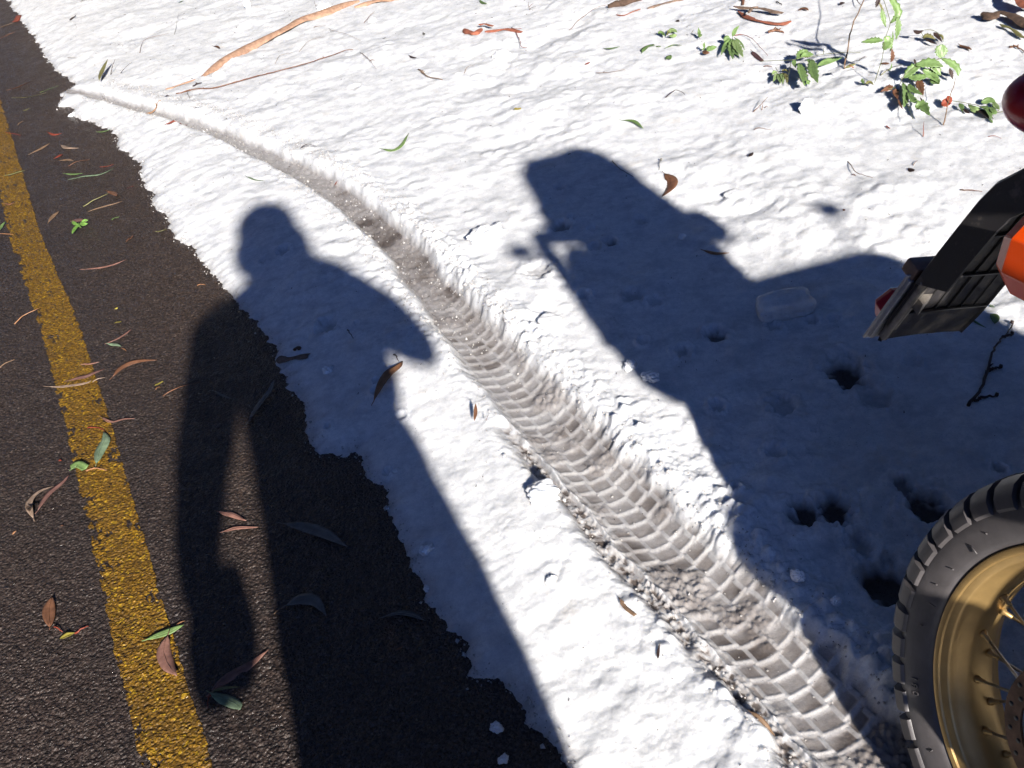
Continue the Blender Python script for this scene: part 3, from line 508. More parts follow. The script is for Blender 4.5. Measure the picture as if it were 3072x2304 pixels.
PLANTS = [['tall nettle-like weed with drooping serrated leaves standing in the snow','nettle_weed',[[1.513,3.326], [['s','stem',0.0039,[[-0.014,-0.03,0.012], [0.015,0.002,0.041], [0.028,0.004,0.076], [0.034,0.007,0.104], [0.046,0.013,0.152], [0.06,0.015,0.191], [0.056,0.025,0.227], [0.047,0.037,0.268], [0.042,0.045,0.294]]], ['l','green',0.0309,[[0.055,0.038,0.287], [0.075,0.021,0.25], [0.083,0.009,0.214], [0.06,0.014,0.189]]], ['l','green',0.0165,[[0.038,0.036,0.242], [0.042,0.028,0.213], [0.049,0.017,0.18]]], ['l','green',0.0187,[[0.082,0.009,0.209], [0.081,0.002,0.176], [0.07,-0.002,0.135]]], ['l','green',0.0243,[[0.036,0.014,0.138], [0.01,0.026,0.138], [-0.025,0.042,0.138]]], ['l','green',0.0287,[[0.04,0.015,0.15], [0.049,0.007,0.131], [0.033,0.008,0.106]]], ['l','green',0.0132,[[0.051,0.003,0.121], [0.059,-0.002,0.112], [0.058,-0.005,0.097]]], ['l','brown',0.0132,[[0.059,-0.003,0.109], [0.061,-0.01,0.078], [0.055,-0.012,0.06]]], ['l','green',0.0066,[[0.056,-0.012,0.06], [0.055,-0.015,0.045], [0.052,-0.017,0.03]]], ['l','dark',0.0143,[[0.035,0.045,0.28], [0.029,0.045,0.265], [0.021,0.045,0.249]]], ['l','green',0.0066,[[0.066,0.006,0.165], [0.066,-0.001,0.134], [0.059,-0.002,0.112]]], ['l','olive',0.0077,[[0.025,0.049,0.276], [0.041,0.035,0.244], [0.05,0.023,0.208]]]]]], ['leafy weed with many pale green serrated leaves,low on the snow','leafy_weed',[[1.524,3.264], [['s','stem',0.0038,[[-0.02,-0.025,0.012], [0.004,-0.04,0.012], [0.039,-0.024,0.012], [0.061,-0.011,0.033], [0.103,-0.015,0.06], [0.14,-0.028,0.068], [0.177,-0.041,0.075]]], ['s','stem',0.0027,[[0.038,-0.032,0.012], [0.005,-0.108,0.012], [-0.014,-0.192,0.012], [-0.053,-0.317,0.012]]], ['l','green',0.0326,[[0.06,-0.014,0.026], [0.092,-0.016,0.049], [0.126,-0.023,0.065]]], ['l','green',0.0326,[[0.099,-0.012,0.063], [0.144,-0.031,0.065], [0.177,-0.054,0.052]]], ['l','green',0.0337,[[0.118,-0.029,0.047], [0.141,-0.052,0.026], [0.144,-0.097,0.012]]], ['l','green',0.025,[[0.072,-0.018,0.027], [0.096,-0.031,0.025], [0.133,-0.045,0.031]]], ['l','green',0.0294,[[0.135,-0.028,0.064], [0.154,-0.046,0.048], [0.165,-0.065,0.021]]], ['l','green',0.0337,[[0.055,-0.018,0.014], [0.017,-0.117,0.012], [-0.037,-0.218,0.012]]], ['l','green',0.0239,[[0.068,-0.038,0.012], [0.052,-0.094,0.012], [0.059,-0.158,0.012]]], ['l','green',0.0348,[[-0.004,-0.227,0.012], [0.014,-0.244,0.012], [0.001,-0.328,0.012]]], ['l','green',0.0217,[[0.034,-0.097,0.012], [0.014,-0.18,0.012], [0.027,-0.206,0.012]]], ['l','green',0.0294,[[0.177,-0.041,0.075], [0.2,-0.062,0.058], [0.219,-0.081,0.038], [0.221,-0.094,0.016]]], ['l','green',0.0348,[[0.178,-0.041,0.076], [0.179,-0.03,0.097], [0.186,-0.023,0.116]]], ['l','brown',0.0261,[[0.102,-0.037,0.02], [0.088,-0.071,0.012], [0.059,-0.149,0.012]]], ['l','brown',0.0217,[[0.016,-0.066,0.012], [-0.004,-0.085,0.012], [-0.026,-0.15,0.012]]], ['l','brown',0.0217,[[-0.007,-0.014,0.012], [-0.0,-0.037,0.012], [-0.035,-0.052,0.012]]], ['l','dark',0.0141,[[0.196,-0.067,0.044], [0.194,-0.074,0.03], [0.192,-0.083,0.012]]], ['l','green',0.0272,[[0.135,-0.054,0.017], [0.144,-0.08,0.012], [0.143,-0.105,0.012]]], ['l','brown',0.013,[[-0.018,-0.14,0.012], [-0.031,-0.178,0.012], [-0.04,-0.219,0.012]]], ['l','dark',0.0076,[[0.043,-0.169,0.012], [0.034,-0.195,0.012], [0.018,-0.223,0.012]]], ['l','dark',0.0076,[[0.1,-0.002,0.081], [0.102,-0.007,0.074], [0.103,-0.011,0.067]]]]]], ['clump of two long green leaves hanging from a trailing stem','trailing_weed',[[1.591,3.622], [['s','stem',0.0035,[[-0.012,-0.027,0.012], [-0.047,0.003,0.012], [-0.081,0.023,0.012], [-0.127,0.045,0.012], [-0.169,0.048,0.012], [-0.199,0.065,0.012], [-0.247,0.068,0.012], [-0.291,0.1,0.012], [-0.347,0.134,0.012]]], ['s','stem',0.0018,[[-0.126,0.048,0.012], [-0.111,0.083,0.02]]], ['l','green',0.033,[[-0.225,0.06,0.012], [-0.19,0.103,0.012], [-0.164,0.109,0.021]]], ['l','green',0.0259,[[-0.205,0.074,0.012], [-0.179,0.083,0.012], [-0.157,0.075,0.012]]], ['l','green',0.0365,[[-0.233,0.016,0.012], [-0.269,-0.092,0.012], [-0.303,-0.204,0.012]]], ['l','green',0.0365,[[-0.182,0.023,0.012], [-0.224,-0.09,0.012], [-0.254,-0.206,0.012]]], ['l','green',0.0236,[[-0.193,-0.057,0.012], [-0.148,-0.035,0.012], [-0.092,-0.025,0.012]]], ['l','green',0.0236,[[-0.205,0.033,0.012], [-0.197,0.006,0.012], [-0.214,-0.059,0.012]]], ['l','green',0.0177,[[-0.233,0.056,0.012], [-0.249,0.029,0.012], [-0.26,-0.022,0.012]]], ['l','green',0.0153,[[-0.29,-0.201,0.012], [-0.277,-0.193,0.012], [-0.271,-0.201,0.012]]], ['s','stem',0.0024,[[-0.247,0.068,0.012], [-0.278,-0.007,0.012], [-0.325,-0.104,0.012]]]]]], ['small pale star-leaved seedling at the left end of the trailing stem','seedling',[[1.294,3.689], [['s','stem',0.0024,[[-0.014,-0.038,0.012], [-0.01,-0.011,0.012], [-0.005,0.017,0.014]]], ['l','pale_green',0.0143,[[-0.02,-0.043,0.012], [-0.037,-0.069,0.012], [-0.058,-0.11,0.012]]], ['l','pale_green',0.0155,[[-0.018,-0.044,0.012], [-0.034,-0.09,0.012], [-0.05,-0.144,0.012]]], ['l','pale_green',0.0155,[[-0.014,-0.048,0.012], [-0.016,-0.086,0.012], [-0.038,-0.154,0.012]]], ['l','olive',0.0143,[[-0.011,-0.047,0.012], [-0.007,-0.093,0.012], [-0.033,-0.171,0.012]]], ['l','pale_green',0.0131,[[-0.02,-0.039,0.012], [-0.023,-0.021,0.012], [-0.034,-0.028,0.012]]], ['l','olive',0.012,[[0.003,-0.026,0.012], [0.018,-0.034,0.012], [0.022,-0.057,0.012]]]]]], ['star-shaped green seedling with narrow hanging leaflets','seedling',[[1.251,4.096], [['s','stem',0.0039,[[-0.016,-0.052,0.012], [-0.001,0.004,0.012], [-0.001,0.01,0.029]]], ['l','green',0.0169,[[-0.002,0.01,0.03], [0.007,0.014,0.05], [0.027,0.014,0.072]]], ['l','green',0.0221,[[-0.008,0.01,0.024], [-0.042,-0.03,0.012], [-0.09,-0.129,0.012]]], ['l','green',0.026,[[-0.002,0.008,0.023], [-0.038,-0.079,0.012], [-0.071,-0.211,0.012]]], ['l','pale_green',0.0338,[[0.002,0.005,0.019], [-0.012,-0.079,0.012], [-0.026,-0.201,0.012]]], ['l','green',0.0143,[[0.004,0.007,0.026], [0.016,-0.034,0.012], [0.001,-0.125,0.012]]], ['l','green',0.0221,[[-0.011,0.012,0.027], [-0.022,0.014,0.024], [-0.031,0.014,0.014]]], ['l','green',0.0221,[[-0.003,-0.017,0.012], [-0.029,-0.11,0.012], [-0.036,-0.188,0.012]]]]]], ['low sprout with a few green leaves just left of the star-shaped seedling','seedling',[[1.128,4.098], [['s','stem',0.0032,[[-0.009,-0.034,0.012], [0.0,0.01,0.02], [0.005,0.019,0.039]]], ['l','green',0.0117,[[-0.001,0.008,0.014], [0.0,0.015,0.029], [0.006,0.019,0.041]]], ['l','green',0.0195,[[-0.0,-0.019,0.012], [0.03,-0.005,0.012], [0.051,-0.01,0.012]]], ['l','brown',0.0169,[[-0.013,-0.008,0.012], [-0.012,-0.032,0.012], [-0.001,-0.041,0.012]]], ['l','green',0.013,[[-0.009,0.0,0.012], [-0.008,0.01,0.016], [-0.01,0.013,0.02]]], ['l','green',0.0169,[[0.003,-0.01,0.012], [0.014,-0.001,0.012], [0.015,-0.02,0.012]]]]]], ['single upright narrow green shoot in the snow','seedling',[[1.157,4.277], [['s','stem',0.0034,[[-0.011,-0.039,0.012], [0.001,0.002,0.013], [0.0,0.005,0.022]]], ['l','green',0.0135,[[-0.009,-0.031,0.012], [0.001,0.004,0.022], [0.001,0.009,0.043]]], ['l','green',0.0081,[[-0.007,-0.026,0.012], [0.002,-0.009,0.012], [0.007,-0.001,0.012]]]]]], ['curled green and yellow leaves half sunk in upper snow','seedling',[[1.053,4.421], [['s','stem',0.0035,[[-0.011,-0.045,0.012], [-0.002,-0.017,0.012], [0.011,0.008,0.013]]], ['l','green',0.0207,[[-0.038,0.022,0.016], [-0.023,0.015,0.012], [-0.02,-0.042,0.012]]], ['l','pale_green',0.0235,[[0.004,0.01,0.014], [0.025,0.006,0.015], [0.038,-0.022,0.012]]], ['l','pale_green',0.0207,[[-0.006,-0.039,0.012], [0.011,-0.055,0.012], [0.03,-0.051,0.012]]], ['l','olive',0.0111,[[0.006,0.014,0.019], [0.007,0.0,0.012], [-0.008,-0.038,0.012]]]]]], ['wilted weed with dark shrivelled leaves,above the leafy weed','wilted_weed',[[1.859,3.562], [['s','stem',0.0029,[[-0.019,-0.037,0.012], [-0.022,0.018,0.012], [-0.034,0.043,0.029], [-0.029,0.054,0.042], [-0.001,0.038,0.041], [0.018,0.015,0.027], [0.014,-0.024,0.012]]], ['l','dark',0.0151,[[-0.057,0.07,0.045], [-0.045,0.058,0.038], [-0.027,0.054,0.044]]], ['l','olive',0.0256,[[-0.036,0.038,0.021], [-0.021,0.032,0.023], [-0.002,0.015,0.015]]], ['l','dark',0.0198,[[0.002,0.029,0.034], [0.007,0.017,0.023], [0.006,-0.028,0.012]]], ['l','olive',0.0128,[[0.016,0.016,0.027], [0.023,0.005,0.019], [0.019,-0.018,0.012]]], ['l','dark',0.0128,[[-0.028,0.03,0.017], [-0.025,-0.0,0.012], [-0.019,-0.037,0.012]]]]]], ['small green weed with one red-brown leaf near the tail lamp','small_weed',[[1.691,2.99], [['s','stem',0.0031,[[-0.009,-0.148,0.012], [0.009,-0.088,0.012], [0.014,-0.03,0.012], [-0.005,0.013,0.013], [-0.046,0.044,0.022]]], ['s','stem',0.002,[[0.016,-0.047,0.012], [0.03,-0.096,0.012], [0.056,-0.108,0.012]]], ['l','rust',0.0254,[[-0.047,0.042,0.019], [-0.065,0.049,0.016], [-0.08,0.056,0.013]]], ['l','rust',0.0173,[[-0.053,0.059,0.036], [-0.052,0.052,0.028], [-0.052,0.043,0.017]]], ['l','green',0.0153,[[-0.028,0.027,0.014], [-0.031,0.003,0.012], [-0.044,-0.033,0.012]]], ['l','green',0.0224,[[0.028,-0.005,0.013], [0.049,-0.014,0.016], [0.06,-0.037,0.012]]], ['l','pale_green',0.0153,[[-0.007,0.009,0.012], [-0.007,-0.03,0.012], [0.012,-0.044,0.012]]], ['l','green',0.0264,[[0.014,-0.03,0.012], [0.011,-0.074,0.012], [-0.021,-0.155,0.012]]], ['l','green',0.0183,[[0.036,-0.047,0.012], [0.025,-0.1,0.012], [0.018,-0.117,0.012]]], ['l','dark',0.0203,[[-0.009,-0.044,0.012], [-0.006,-0.077,0.012], [-0.019,-0.134,0.012]]], ['l','pale_green',0.0132,[[-0.024,-0.033,0.012], [-0.015,-0.047,0.012], [-0.0,-0.043,0.012]]], ['l','dark',0.0122,[[-0.033,-0.011,0.012], [-0.038,-0.041,0.012], [-0.033,-0.06,0.012]]], ['l','green',0.0102,[[-0.013,-0.131,0.012], [-0.019,-0.156,0.012], [-0.02,-0.173,0.012]]], ['l','pale_green',0.0173,[[0.06,-0.023,0.014], [0.05,-0.057,0.012], [0.046,-0.085,0.012]]]]]], ['tiny green plantlet at the foot of the arched dry stem','seedling',[[1.487,3.332], [['s','stem',0.0022,[[-0.019,-0.026,0.012], [-0.008,0.001,0.012], [-0.005,0.014,0.018]]], ['l','green',0.011,[[-0.02,-0.017,0.012], [-0.012,0.004,0.012], [-0.005,0.014,0.018]]], ['l','olive',0.0144,[[-0.014,-0.021,0.012], [-0.0,-0.019,0.012], [0.001,-0.045,0.012]]], ['l','olive',0.0121,[[-0.054,0.059,0.054], [-0.038,0.055,0.058], [-0.018,0.049,0.062]]], ['l','red',0.0055,[[-0.04,0.058,0.062], [-0.032,0.05,0.054], [-0.028,0.045,0.05]]]]]], ['bright green leafy sprig lying on the asphalt','leaf_sprig',[[-1.609,4.081], [['s','stem',0.0032,[[0.002,-0.096,0.012], [0.01,-0.047,0.012], [0.027,-0.034,0.012], [0.047,-0.007,0.012]]], ['l','lime',0.0142,[[-0.036,0.022,0.012], [-0.011,-0.015,0.012], [0.011,-0.037,0.012]]], ['l','lime',0.0142,[[0.002,-0.127,0.012], [0.005,-0.083,0.012], [0.015,-0.043,0.012]]], ['l','lime',0.0155,[[0.012,-0.028,0.012], [0.035,-0.058,0.012], [0.053,-0.065,0.012]]], ['l','lime',0.0142,[[0.02,-0.033,0.012], [0.032,-0.014,0.012], [0.047,-0.011,0.012]]], ['l','lime',0.0091,[[0.004,-0.02,0.012], [0.016,-0.051,0.012], [0.033,-0.076,0.012]]]]]]]
QA, QR = 1150, 950
PACK = [(.86, .82, 1.00, .32, .60), (1.0, .81, 1.03, .36, .60), (1.09, .80, 1.04, .42, .61), (1.10, .665, 1.04, .55, .62), (1.15, .655, 1.04, .50, .62), (1.165, .66, 1.04, .41, .62), (1.24, .675, 1.035, .39, .62), (1.31, .695, 1.03, .39, .62), (1.37, .715, 1.02, .39, .61), (1.42, .735, 1.0, .40, .59), (1.435, .755, .99, .41, .58)]
PANL = [(.42, .98, 1.36, -.05, .56), (.60, .96, 1.41, -.06, .58), (.80, .93, 1.42, -.05, .59), (.875, .94, 1.39, 0, .58)]
PANR = [(.755, .61, .78, .35, .55), (.80, .58, .80, .35, .55), (.90, .575, .80, .35, .55), (.95, .575, .78, .36, .53), (.99, .575, .63, .38, .53), (1.01, .575, .616, .46, .53), (1.12, .575, .618, .46, .53), (1.18, .590, .640, .46, .53)]  # top slices: thin column added to fill the bike's shadow
MIRRORS = [((.660, -.25, 1.495), .038, 'a'), ((1.515, -.25, 1.395), .036, 'b')]
PERSON = {
 'pelvis': ((-.09, -.12, .96), .228),
 'waist': ((-.09, -.12, 1.08), .235),
 'chest': ((-.115, -.12, 1.28), .225),
 'upper': ((-.13, -.12, 1.44), .125),
 'neck': ((-.115, -.10, 1.565), .085),
 'head': ((-.108, -.085, 1.70), (.118, .118)),
 'crown': ((-.108, -.095, 1.785), (.098, .098)),
 'r_side': ((.055, -.13, 1.19), .150),
 'r_sh': ((.05, -.12, 1.47), .105),
 'r_el': ((.225, -.10, 1.225), .125),
 'r_wr': ((.135, -.10, 1.42), .055),
 'r_hand': ((.082, -.088, 1.488), (.034, .040)),
 'l_sh': ((-.35, -.12, 1.385), .115),
 'l_el': ((-.44, -.13, 1.08), .085),
 'l_wr': ((-.475, -.09, .855), .052),
 'l_hand': ((-.455, -.08, .79), (.034, .052)),
 'l_hip': ((-.20, -.12, .86), .138),
 'l_kn': ((-.20, -.11, .48), .130),
 'l_an': ((-.225, -.14, .10), .060),
 'r_hip': ((.02, -.12, .86), .140),
 'r_kn': ((.03, -.11, .48), .130),
 'r_an': ((.045, -.14, .10), .060),
}
BONES = [('pelvis','waist'),('waist','chest'),('chest','upper'),('waist','r_side'),('upper','neck'),('neck','head'),('head','crown'),('upper','r_sh'),('r_sh','r_el'),('r_el','r_wr'),('r_wr','r_hand'),('upper','l_sh'),('l_sh','l_el'),('l_el','l_wr'),('l_wr','l_hand'),('pelvis','l_hip'),('l_hip','l_kn'),('l_kn','l_an'),('pelvis','r_hip'),('r_hip','r_kn'),('r_kn','r_an')]
FEET = [(-.225, -.10), (.045, -.10)]
TREES = [(-11, -14, 0), (-11.5, -7, 0), (-11, 0, 0), (-10.5, 7, 0), (-9, 14, 0), (-2, 18, 0), (5, 16, 0), (11, 11, 0), (11.5, 4.5, 0), (12, -2, 0), (12.5, -9, 0), (12, -16, 0),
 (-15, -11, 1), (-15, -4, 1), (-14.5, 3, 1), (-14, 10, 1), (-7, 19, 1), (1.5, 20, 1), (9, 16, 1), (14, 8, 1), (15, 1, 1), (16, -6, 1), (15, -13, 1), (-19, -20, 1), (18, -20, 1), (-12, -24, 1), (14, -26, 1), (-5, 24, 1), (14, 20, 1), (-14, 18, 1),
 (6.5, -3.5, 2), (-8.2, 3, 2), (5.8, 12.5, 2), (-7.5, -6, 2), (7.0, 5.5, 2), (1.5, 13.5, 2), (-8, 11, 2)]
# far trees added to hide low sky, kept below the sun's path
TREES += [(-10 + 5 * i, -62 - (i % 3) * 6, 0) for i in range(12) if i % 2]
TREES += [(5.4, 1.2, 2), (6.8, -8.5, 0), (-7.6, -12, 0), (4.2, 9.2, 2), (-6.8, 7.0, 2), (-4.2, 13.2, 2), (8.2, -13.5, 2), (-9, -17, 2), (-6.9, -.5, 2)]

# ------------------------------------------------------------------ terrain functions
def _hash(ix, iy, seed):
    h = (ix.astype(np.int64) * 374761393 + iy.astype(np.int64) * 668265263 + seed * 1442695041) & 0xffffffff
    h = ((h ^ (h >> 13)) * 1274126177) & 0xffffffff
    h = (h ^ (h >> 16)) & 0xffffffff
    return h
def h01(ix, iy, seed): return _hash(ix, iy, seed) / 4294967296.0
def vnoise(x, y, seed=0):
    """gradient noise, about -0.7..0.7"""
    ix = np.floor(x); iy = np.floor(y); fx = x - ix; fy = y - iy
    u = fx * fx * fx * (fx * (fx * 6 - 15) + 10); w = fy * fy * fy * (fy * (fy * 6 - 15) + 10)
    def g(dx, dy):
        a = h01(ix + dx, iy + dy, seed) * (2 * pi)
        return np.cos(a) * (fx - dx) + np.sin(a) * (fy - dy)
    a = g(0, 0); b = g(1, 0); c = g(0, 1); d = g(1, 1)
    return (a + (b - a) * u) * (1 - w) + (c + (d - c) * u) * w
def fbm(x, y, f, o=3, seed=0, gain=.5):
    r = 0; a = 1
    for k in range(o):
        r = r + a * vnoise(x * f + 17.3 * k, y * f - 9.1 * k, seed + k); a *= gain; f *= 2.03
    return r
def worley(x, y, f, seed=0, jit=.9):
    """distance to nearest and second nearest cell point (in cells) and the cell's random value"""
    x = x * f; y = y * f; ix = np.floor(x); iy = np.floor(y)
    d1 = np.full(x.shape, 9.0); d2 = np.full(x.shape, 9.0); idv = np.zeros(x.shape)
    for dx in (-1, 0, 1):
        for dy in (-1, 0, 1):
            cx = ix + dx; cy = iy + dy
            px = cx + .5 + (h01(cx, cy, seed) - .5) * jit; py = cy + .5 + (h01(cx, cy, seed + 7) - .5) * jit
            d = np.hypot(x - px, y - py)
            c = d < d1
            d2 = np.where(c, d1, np.minimum(d2, d)); idv = np.where(c, h01(cx, cy, seed + 3), idv); d1 = np.where(c, d, d1)
    return d1, d2, idv
def sstep(a, b, x):
    t = np.clip((x - a) / (b - a), 0, 1); return t * t * (3 - 2 * t)
def polydist(P, x, y):
    """arc length and signed distance (positive = to the right when facing away from the start ... see use)"""
    best = np.full(x.shape, 1e9); s_ = np.zeros(x.shape); sg = np.zeros(x.shape); acc = 0; bp = np.zeros(x.shape)
    for (ax, ay), (bx, by) in zip(P[:-1], P[1:]):
        dx, dy = bx - ax, by - ay; L = sqrt(dx * dx + dy * dy)
        t = np.clip(((x - ax) * dx + (y - ay) * dy) / (L * L), 0, 1)
        d = np.hypot(x - ax - t * dx, y - ay - t * dy)
        cr = dx * (y - ay) - dy * (x - ax)
        pp = np.abs(cr) / L
        c = (d < best - 1e-7) | ((np.abs(d - best) <= 1e-7) & (pp > bp))
        best = np.where(c, d, best); s_ = np.where(c, acc + t * L, s_); sg = np.where(c, np.sign(cr), sg); bp = np.where(c, pp, bp); acc += L
    return s_, best * sg
def smooth_poly(P, it=2):
    P = [tuple(p) for p in P]
    for _ in range(it):
        Q = [P[0]]
        for a, b in zip(P[:-1], P[1:]):
            Q.append((a[0] * .75 + b[0] * .25, a[1] * .75 + b[1] * .25)); Q.append((a[0] * .25 + b[0] * .75, a[1] * .25 + b[1] * .75))
        Q.append(P[-1]); P = Q
    return P
TR = smooth_poly([(-3.4, 7.55)] + TRACK + [(.44, .74), (.50, .56), (.60, .15), (.75, -.6)], 1)
ED = [(-26, 62), (-7.5, 18.5)] + EDGE + [(.02, .82), (.10, .4), (.22, 0), (.5, -1), (1.2, -3), (26, -70)]
_c = polydist(TR, np.array([.178]), np.array([1.478]))[0][0]      # arc length where the print is sharpest
def shift(P, dx): return [(a - dx * .94, b - dx * .34) for a, b in P]
YL_R = [(-26.1, 70.2)] + [(-2.90, 7.15)] + YELLOW + [(-.48, .55), (-.1, -.5), (24, -67)]

def road_height(x, y):
    d1, d2, idv = worley(x, y, 112, 21)
    e1, e2, id2 = worley(x, y, 62, 33)
    stone = np.clip(1 - d1 * 1.15, 0, 1) ** .7 * (.55 + .75 * idv)
    big = np.clip(.62 - e1, 0, 1) * (id2 > .62)
    h = .0024 * stone + .0042 * big + .0010 * fbm(x, y, 30, 2, 4) + .002 * fbm(x, y, 1.3, 2, 9)
    s = np.clip(.25 + .5 * idv + .25 * vnoise(x * 9, y * 9, 5), 0, 1)
    s = np.where((big > 0) & (id2 > .93), .9, s)
    return h - .001, s, stone + big * 2

def tread(s, e):
    """print of the knobbly tyre: 1 in the pockets, 0 on the thin ridges between them"""
    q = e - .028 + .0045 * fbm(s, e, 9, 2, 301)
    ph = (s + .006 * fbm(s, e, 8, 2, 302) - _c + 2.2 * (q - .015) ** 2) / .0432
    row = np.floor(ph); zig = np.where(np.mod(row, 2) == 0, .003, -.003)
    edges = [-.062, -.027, .022, .060]
    col = np.zeros(q.shape)
    line = np.full(q.shape, 1.0)
    for k, c in enumerate(edges):
        line = np.minimum(line, np.abs(q - c - zig) / .0050)
    off = np.where(np.abs(q + .0025) < .0245, .0, np.where(np.abs(q) < .061, .22, .05))
    fr = np.mod(ph + off, 1.0)
    rowd = np.minimum(fr, 1 - fr) * .0432 / .0050
    pocket = sstep(.55, 1.6, line) * sstep(.55, 1.7, rowd)
    colid = np.digitize(q, edges)
    rnd = h01(np.floor(ph + off), colid, 77)
    dark = .62 + .5 * rnd + .35 * (fr - .45)            # slush packed differently in every pocket, darker towards one end
    return pocket, fr, np.clip(dark, .3, 1.25)

def snow_all(x, y, fine=True):
    x = np.asarray(x, float); y = np.asarray(y, float)
    wob = .026 * fbm(x, y, 7, 2, 40) + .022 * fbm(x * .55, y * 1.3, 21, 3, 41)
    _, sde = polydist(ED, x, y)
    de = sde + wob * np.clip(.4 + y * .12, .4, 1.4)                    # > 0 on the snow side
    far = -8.2 - sde + .1 * fbm(x, y, 2, 2, 44)                # other verge of the road
    de = np.maximum(de, far)
    s, e = polydist(TR, x, y); e = e            # e > 0: image right of the rut
    T = .020 + .034 * sstep(.0, .30, de) + .02 * sstep(1.0, 4, de)
    q = np.clip(de / .085, 0, 1)
    T = T * (1 - (1 - q) ** 2.4)
    dimp = fbm(x, y, 2.2, 2, 1) * .024
    a = fbm(x, y, 11, 2, 2); b_ = fbm(x, y, 27, 3, 3)
    w1, w2, wi = worley(x + .02 * a, y + .02 * a, 13, 6)
    cup = .0026 * (np.abs(vnoise(x * 9 + 3, y * 12, 8)) * 1.6) - .005 * np.abs(vnoise(x * 6.5, y * 8, 81))
    relief = dimp * sstep(0, .5, de) + .0058 * a + .0018 * b_ + cup + .004 * sstep(.42, .1, w1) * (wi > .6)
    if fine: relief = relief + .0009 * fbm(x, y, 90, 2, 12)
    var = .40 + .95 * sstep(-.35, .45, fbm(x, y, 1.3, 3, 311))
    grain = .0022 * np.abs(fbm(x, y, 48, 3, 312)) * sstep(.0, .5, fbm(x, y, 2.4, 2, 313) + .15)
    relief = relief * var + (grain if fine else 0)
    amp = sstep(0, .14, de) * .9 + .1
    h = T + relief * amp * (.55 + .45 * sstep(.05, .5, de))
    # hollows melted into the snow
    dirt_shade = np.zeros(x.shape)
    wet = np.zeros(x.shape)
    for hx, hy, r, dp in HOLES:
        r = r * 1.12
        m = (np.abs(x - hx) < r * 2.4) & (np.abs(y - hy) < r * 3.4)
        if not m.any(): continue
        dx = (x[m] - hx) / r; dy = (y[m] - hy) / (r * 1.35)
        n_ = fbm(x[m], y[m], 1.6 / r, 2, 60)
        rr = np.sqrt(dx * dx + dy * dy) + .5 * n_
        k = 1 - sstep(.45, 1.05, rr)
        h[m] -= dp * .6 * k - .004 * np.exp(-((rr - 1.25) / .25) ** 2)
        if dp < .03: dirt_shade[m] = np.maximum(dirt_shade[m], k * .34 * min(1.0, dp / .02))  # shallow dents darkened by colour so they read as shaded
        else: dirt_shade[m] = np.maximum(dirt_shade[m], k * (.40 + .55 * sstep(.3, .9, k)) * min(1.0, dp / .04))
    # wheel rut
    near = sstep(3.3, 2.2, y); mid = sstep(4.6, 3.4, y)
    c0 = .028 * mid
    q = e - c0
    W = .088 - .026 * sstep(1.9, 3.2, y) - .022 * sstep(3.5, 6, y)
    jag = (.009 * fbm(x, y, 17, 3, 70) * (.35 + .65 * near) + .012 * fbm(x, y, 5, 2, 314)) * (1 + .5 * mid)
    jr = np.where(q > 0, jag * 1.2, jag * .8)
    inn = (1 - sstep(W - .022, W + .014, np.abs(q) + jr)) * sstep(-.02, .03, de)
    pocket, fr, pdark = tread(s, e)
    blur = sstep(-.36, .02, fbm(x, y, 5, 3, 71) + .10) * (1 - .85 * sstep(2.3, 3.3, y)) * (1 - .45 * sstep(.065, .11, np.abs(q)))
    slush = fbm(x, y, 55, 3, 72)
    sw1, sw2, swi = worley(x, y, 95, 73)
    floor_ = .010 + .018 * sstep(.02, .11, np.abs(q)) + .012 * near * sstep(.02, .10, q)
    tilt = .0022 * (fr - .5)
    fh = floor_ + (-.0040 * pocket * (.6 + .5 * pdark) + tilt) * near * blur + (.0007 + .0048 * (1 - blur * near)) * slush + .004 * (1 - near * blur) * np.clip(.6 - sw1, 0, 1) * (swi > .35) * 2
    fh = fh + .004 * mid * (1 - near * blur)
    # older groove of the front wheel, on the left of the print
    gl = np.exp(-((q + .098 + .012 * fbm(x, y, 6, 2, 76)) / .026) ** 2) * sstep(2.15, 1.75, y) * sstep(-.35, .05, fbm(x, y, 7, 2, 75) + .1)
    fh = fh - .007 * gl + .010 * gl * np.clip(.5 - sw1, 0, 1) * (swi > .5)
    inn2 = np.maximum(inn, np.clip(gl * 1.3, 0, 1))
    h = h * (1 - inn2) + fh * inn2
    # torn, heaped shoulders
    sh_r = np.exp(-((q - W - .045) / .050) ** 2) * (q > 0); sh_l = np.exp(-((-q - W - .035) / .045) ** 2) * (q < 0)
    lump = np.clip(.62 - sw1, 0, 1)
    lw1, lw2, lwi = worley(x + .01 * a, y, 32, 77)
    lumps = np.clip(.60 - lw1, 0, 1) * (lwi > .35)
    gate = sstep(-.25, .35, fbm(x, y, 4.2, 2, 78))
    inm = sstep(0, .1, de)
    h = h + inm * (1 - inn2) * (sh_r * (.008 + .030 * lumps * gate + .004 * slush + .003 * lump) + sh_l * (.004 + .018 * lumps * gate + .003 * slush)) * (.35 + .65 * mid)
    # striations down the steep right-hand bank
    bank = np.exp(-((q - W + .004) / .020) ** 2) * near
    st = np.abs(vnoise(s * 46, q * 9, 90)) * 2
    h = h + bank * (.007 * (st - .5)) * gate
    rim = np.clip(inn2, 0, 1) ** 2.5
    dk = rim * (.80 - .26 * near * blur + .62 * pocket * pdark * near * blur * (.75 + .35 * sstep(2.2, 1.2, y)) + .16 * fbm(x, y, 8, 2, 91)) * (.80 + .20 * sstep(4.6, 3.0, y))
    dk = dk * (1 - .40 * sstep(.055, .105, np.abs(q)) * near)
    dk = dk + .10 * bank * sstep(.3, 1.1, st)
    hot = sstep(.22, .42, fbm(x, y, 6.5, 2, 93)) * rim
    dk = dk + .10 * hot * mid
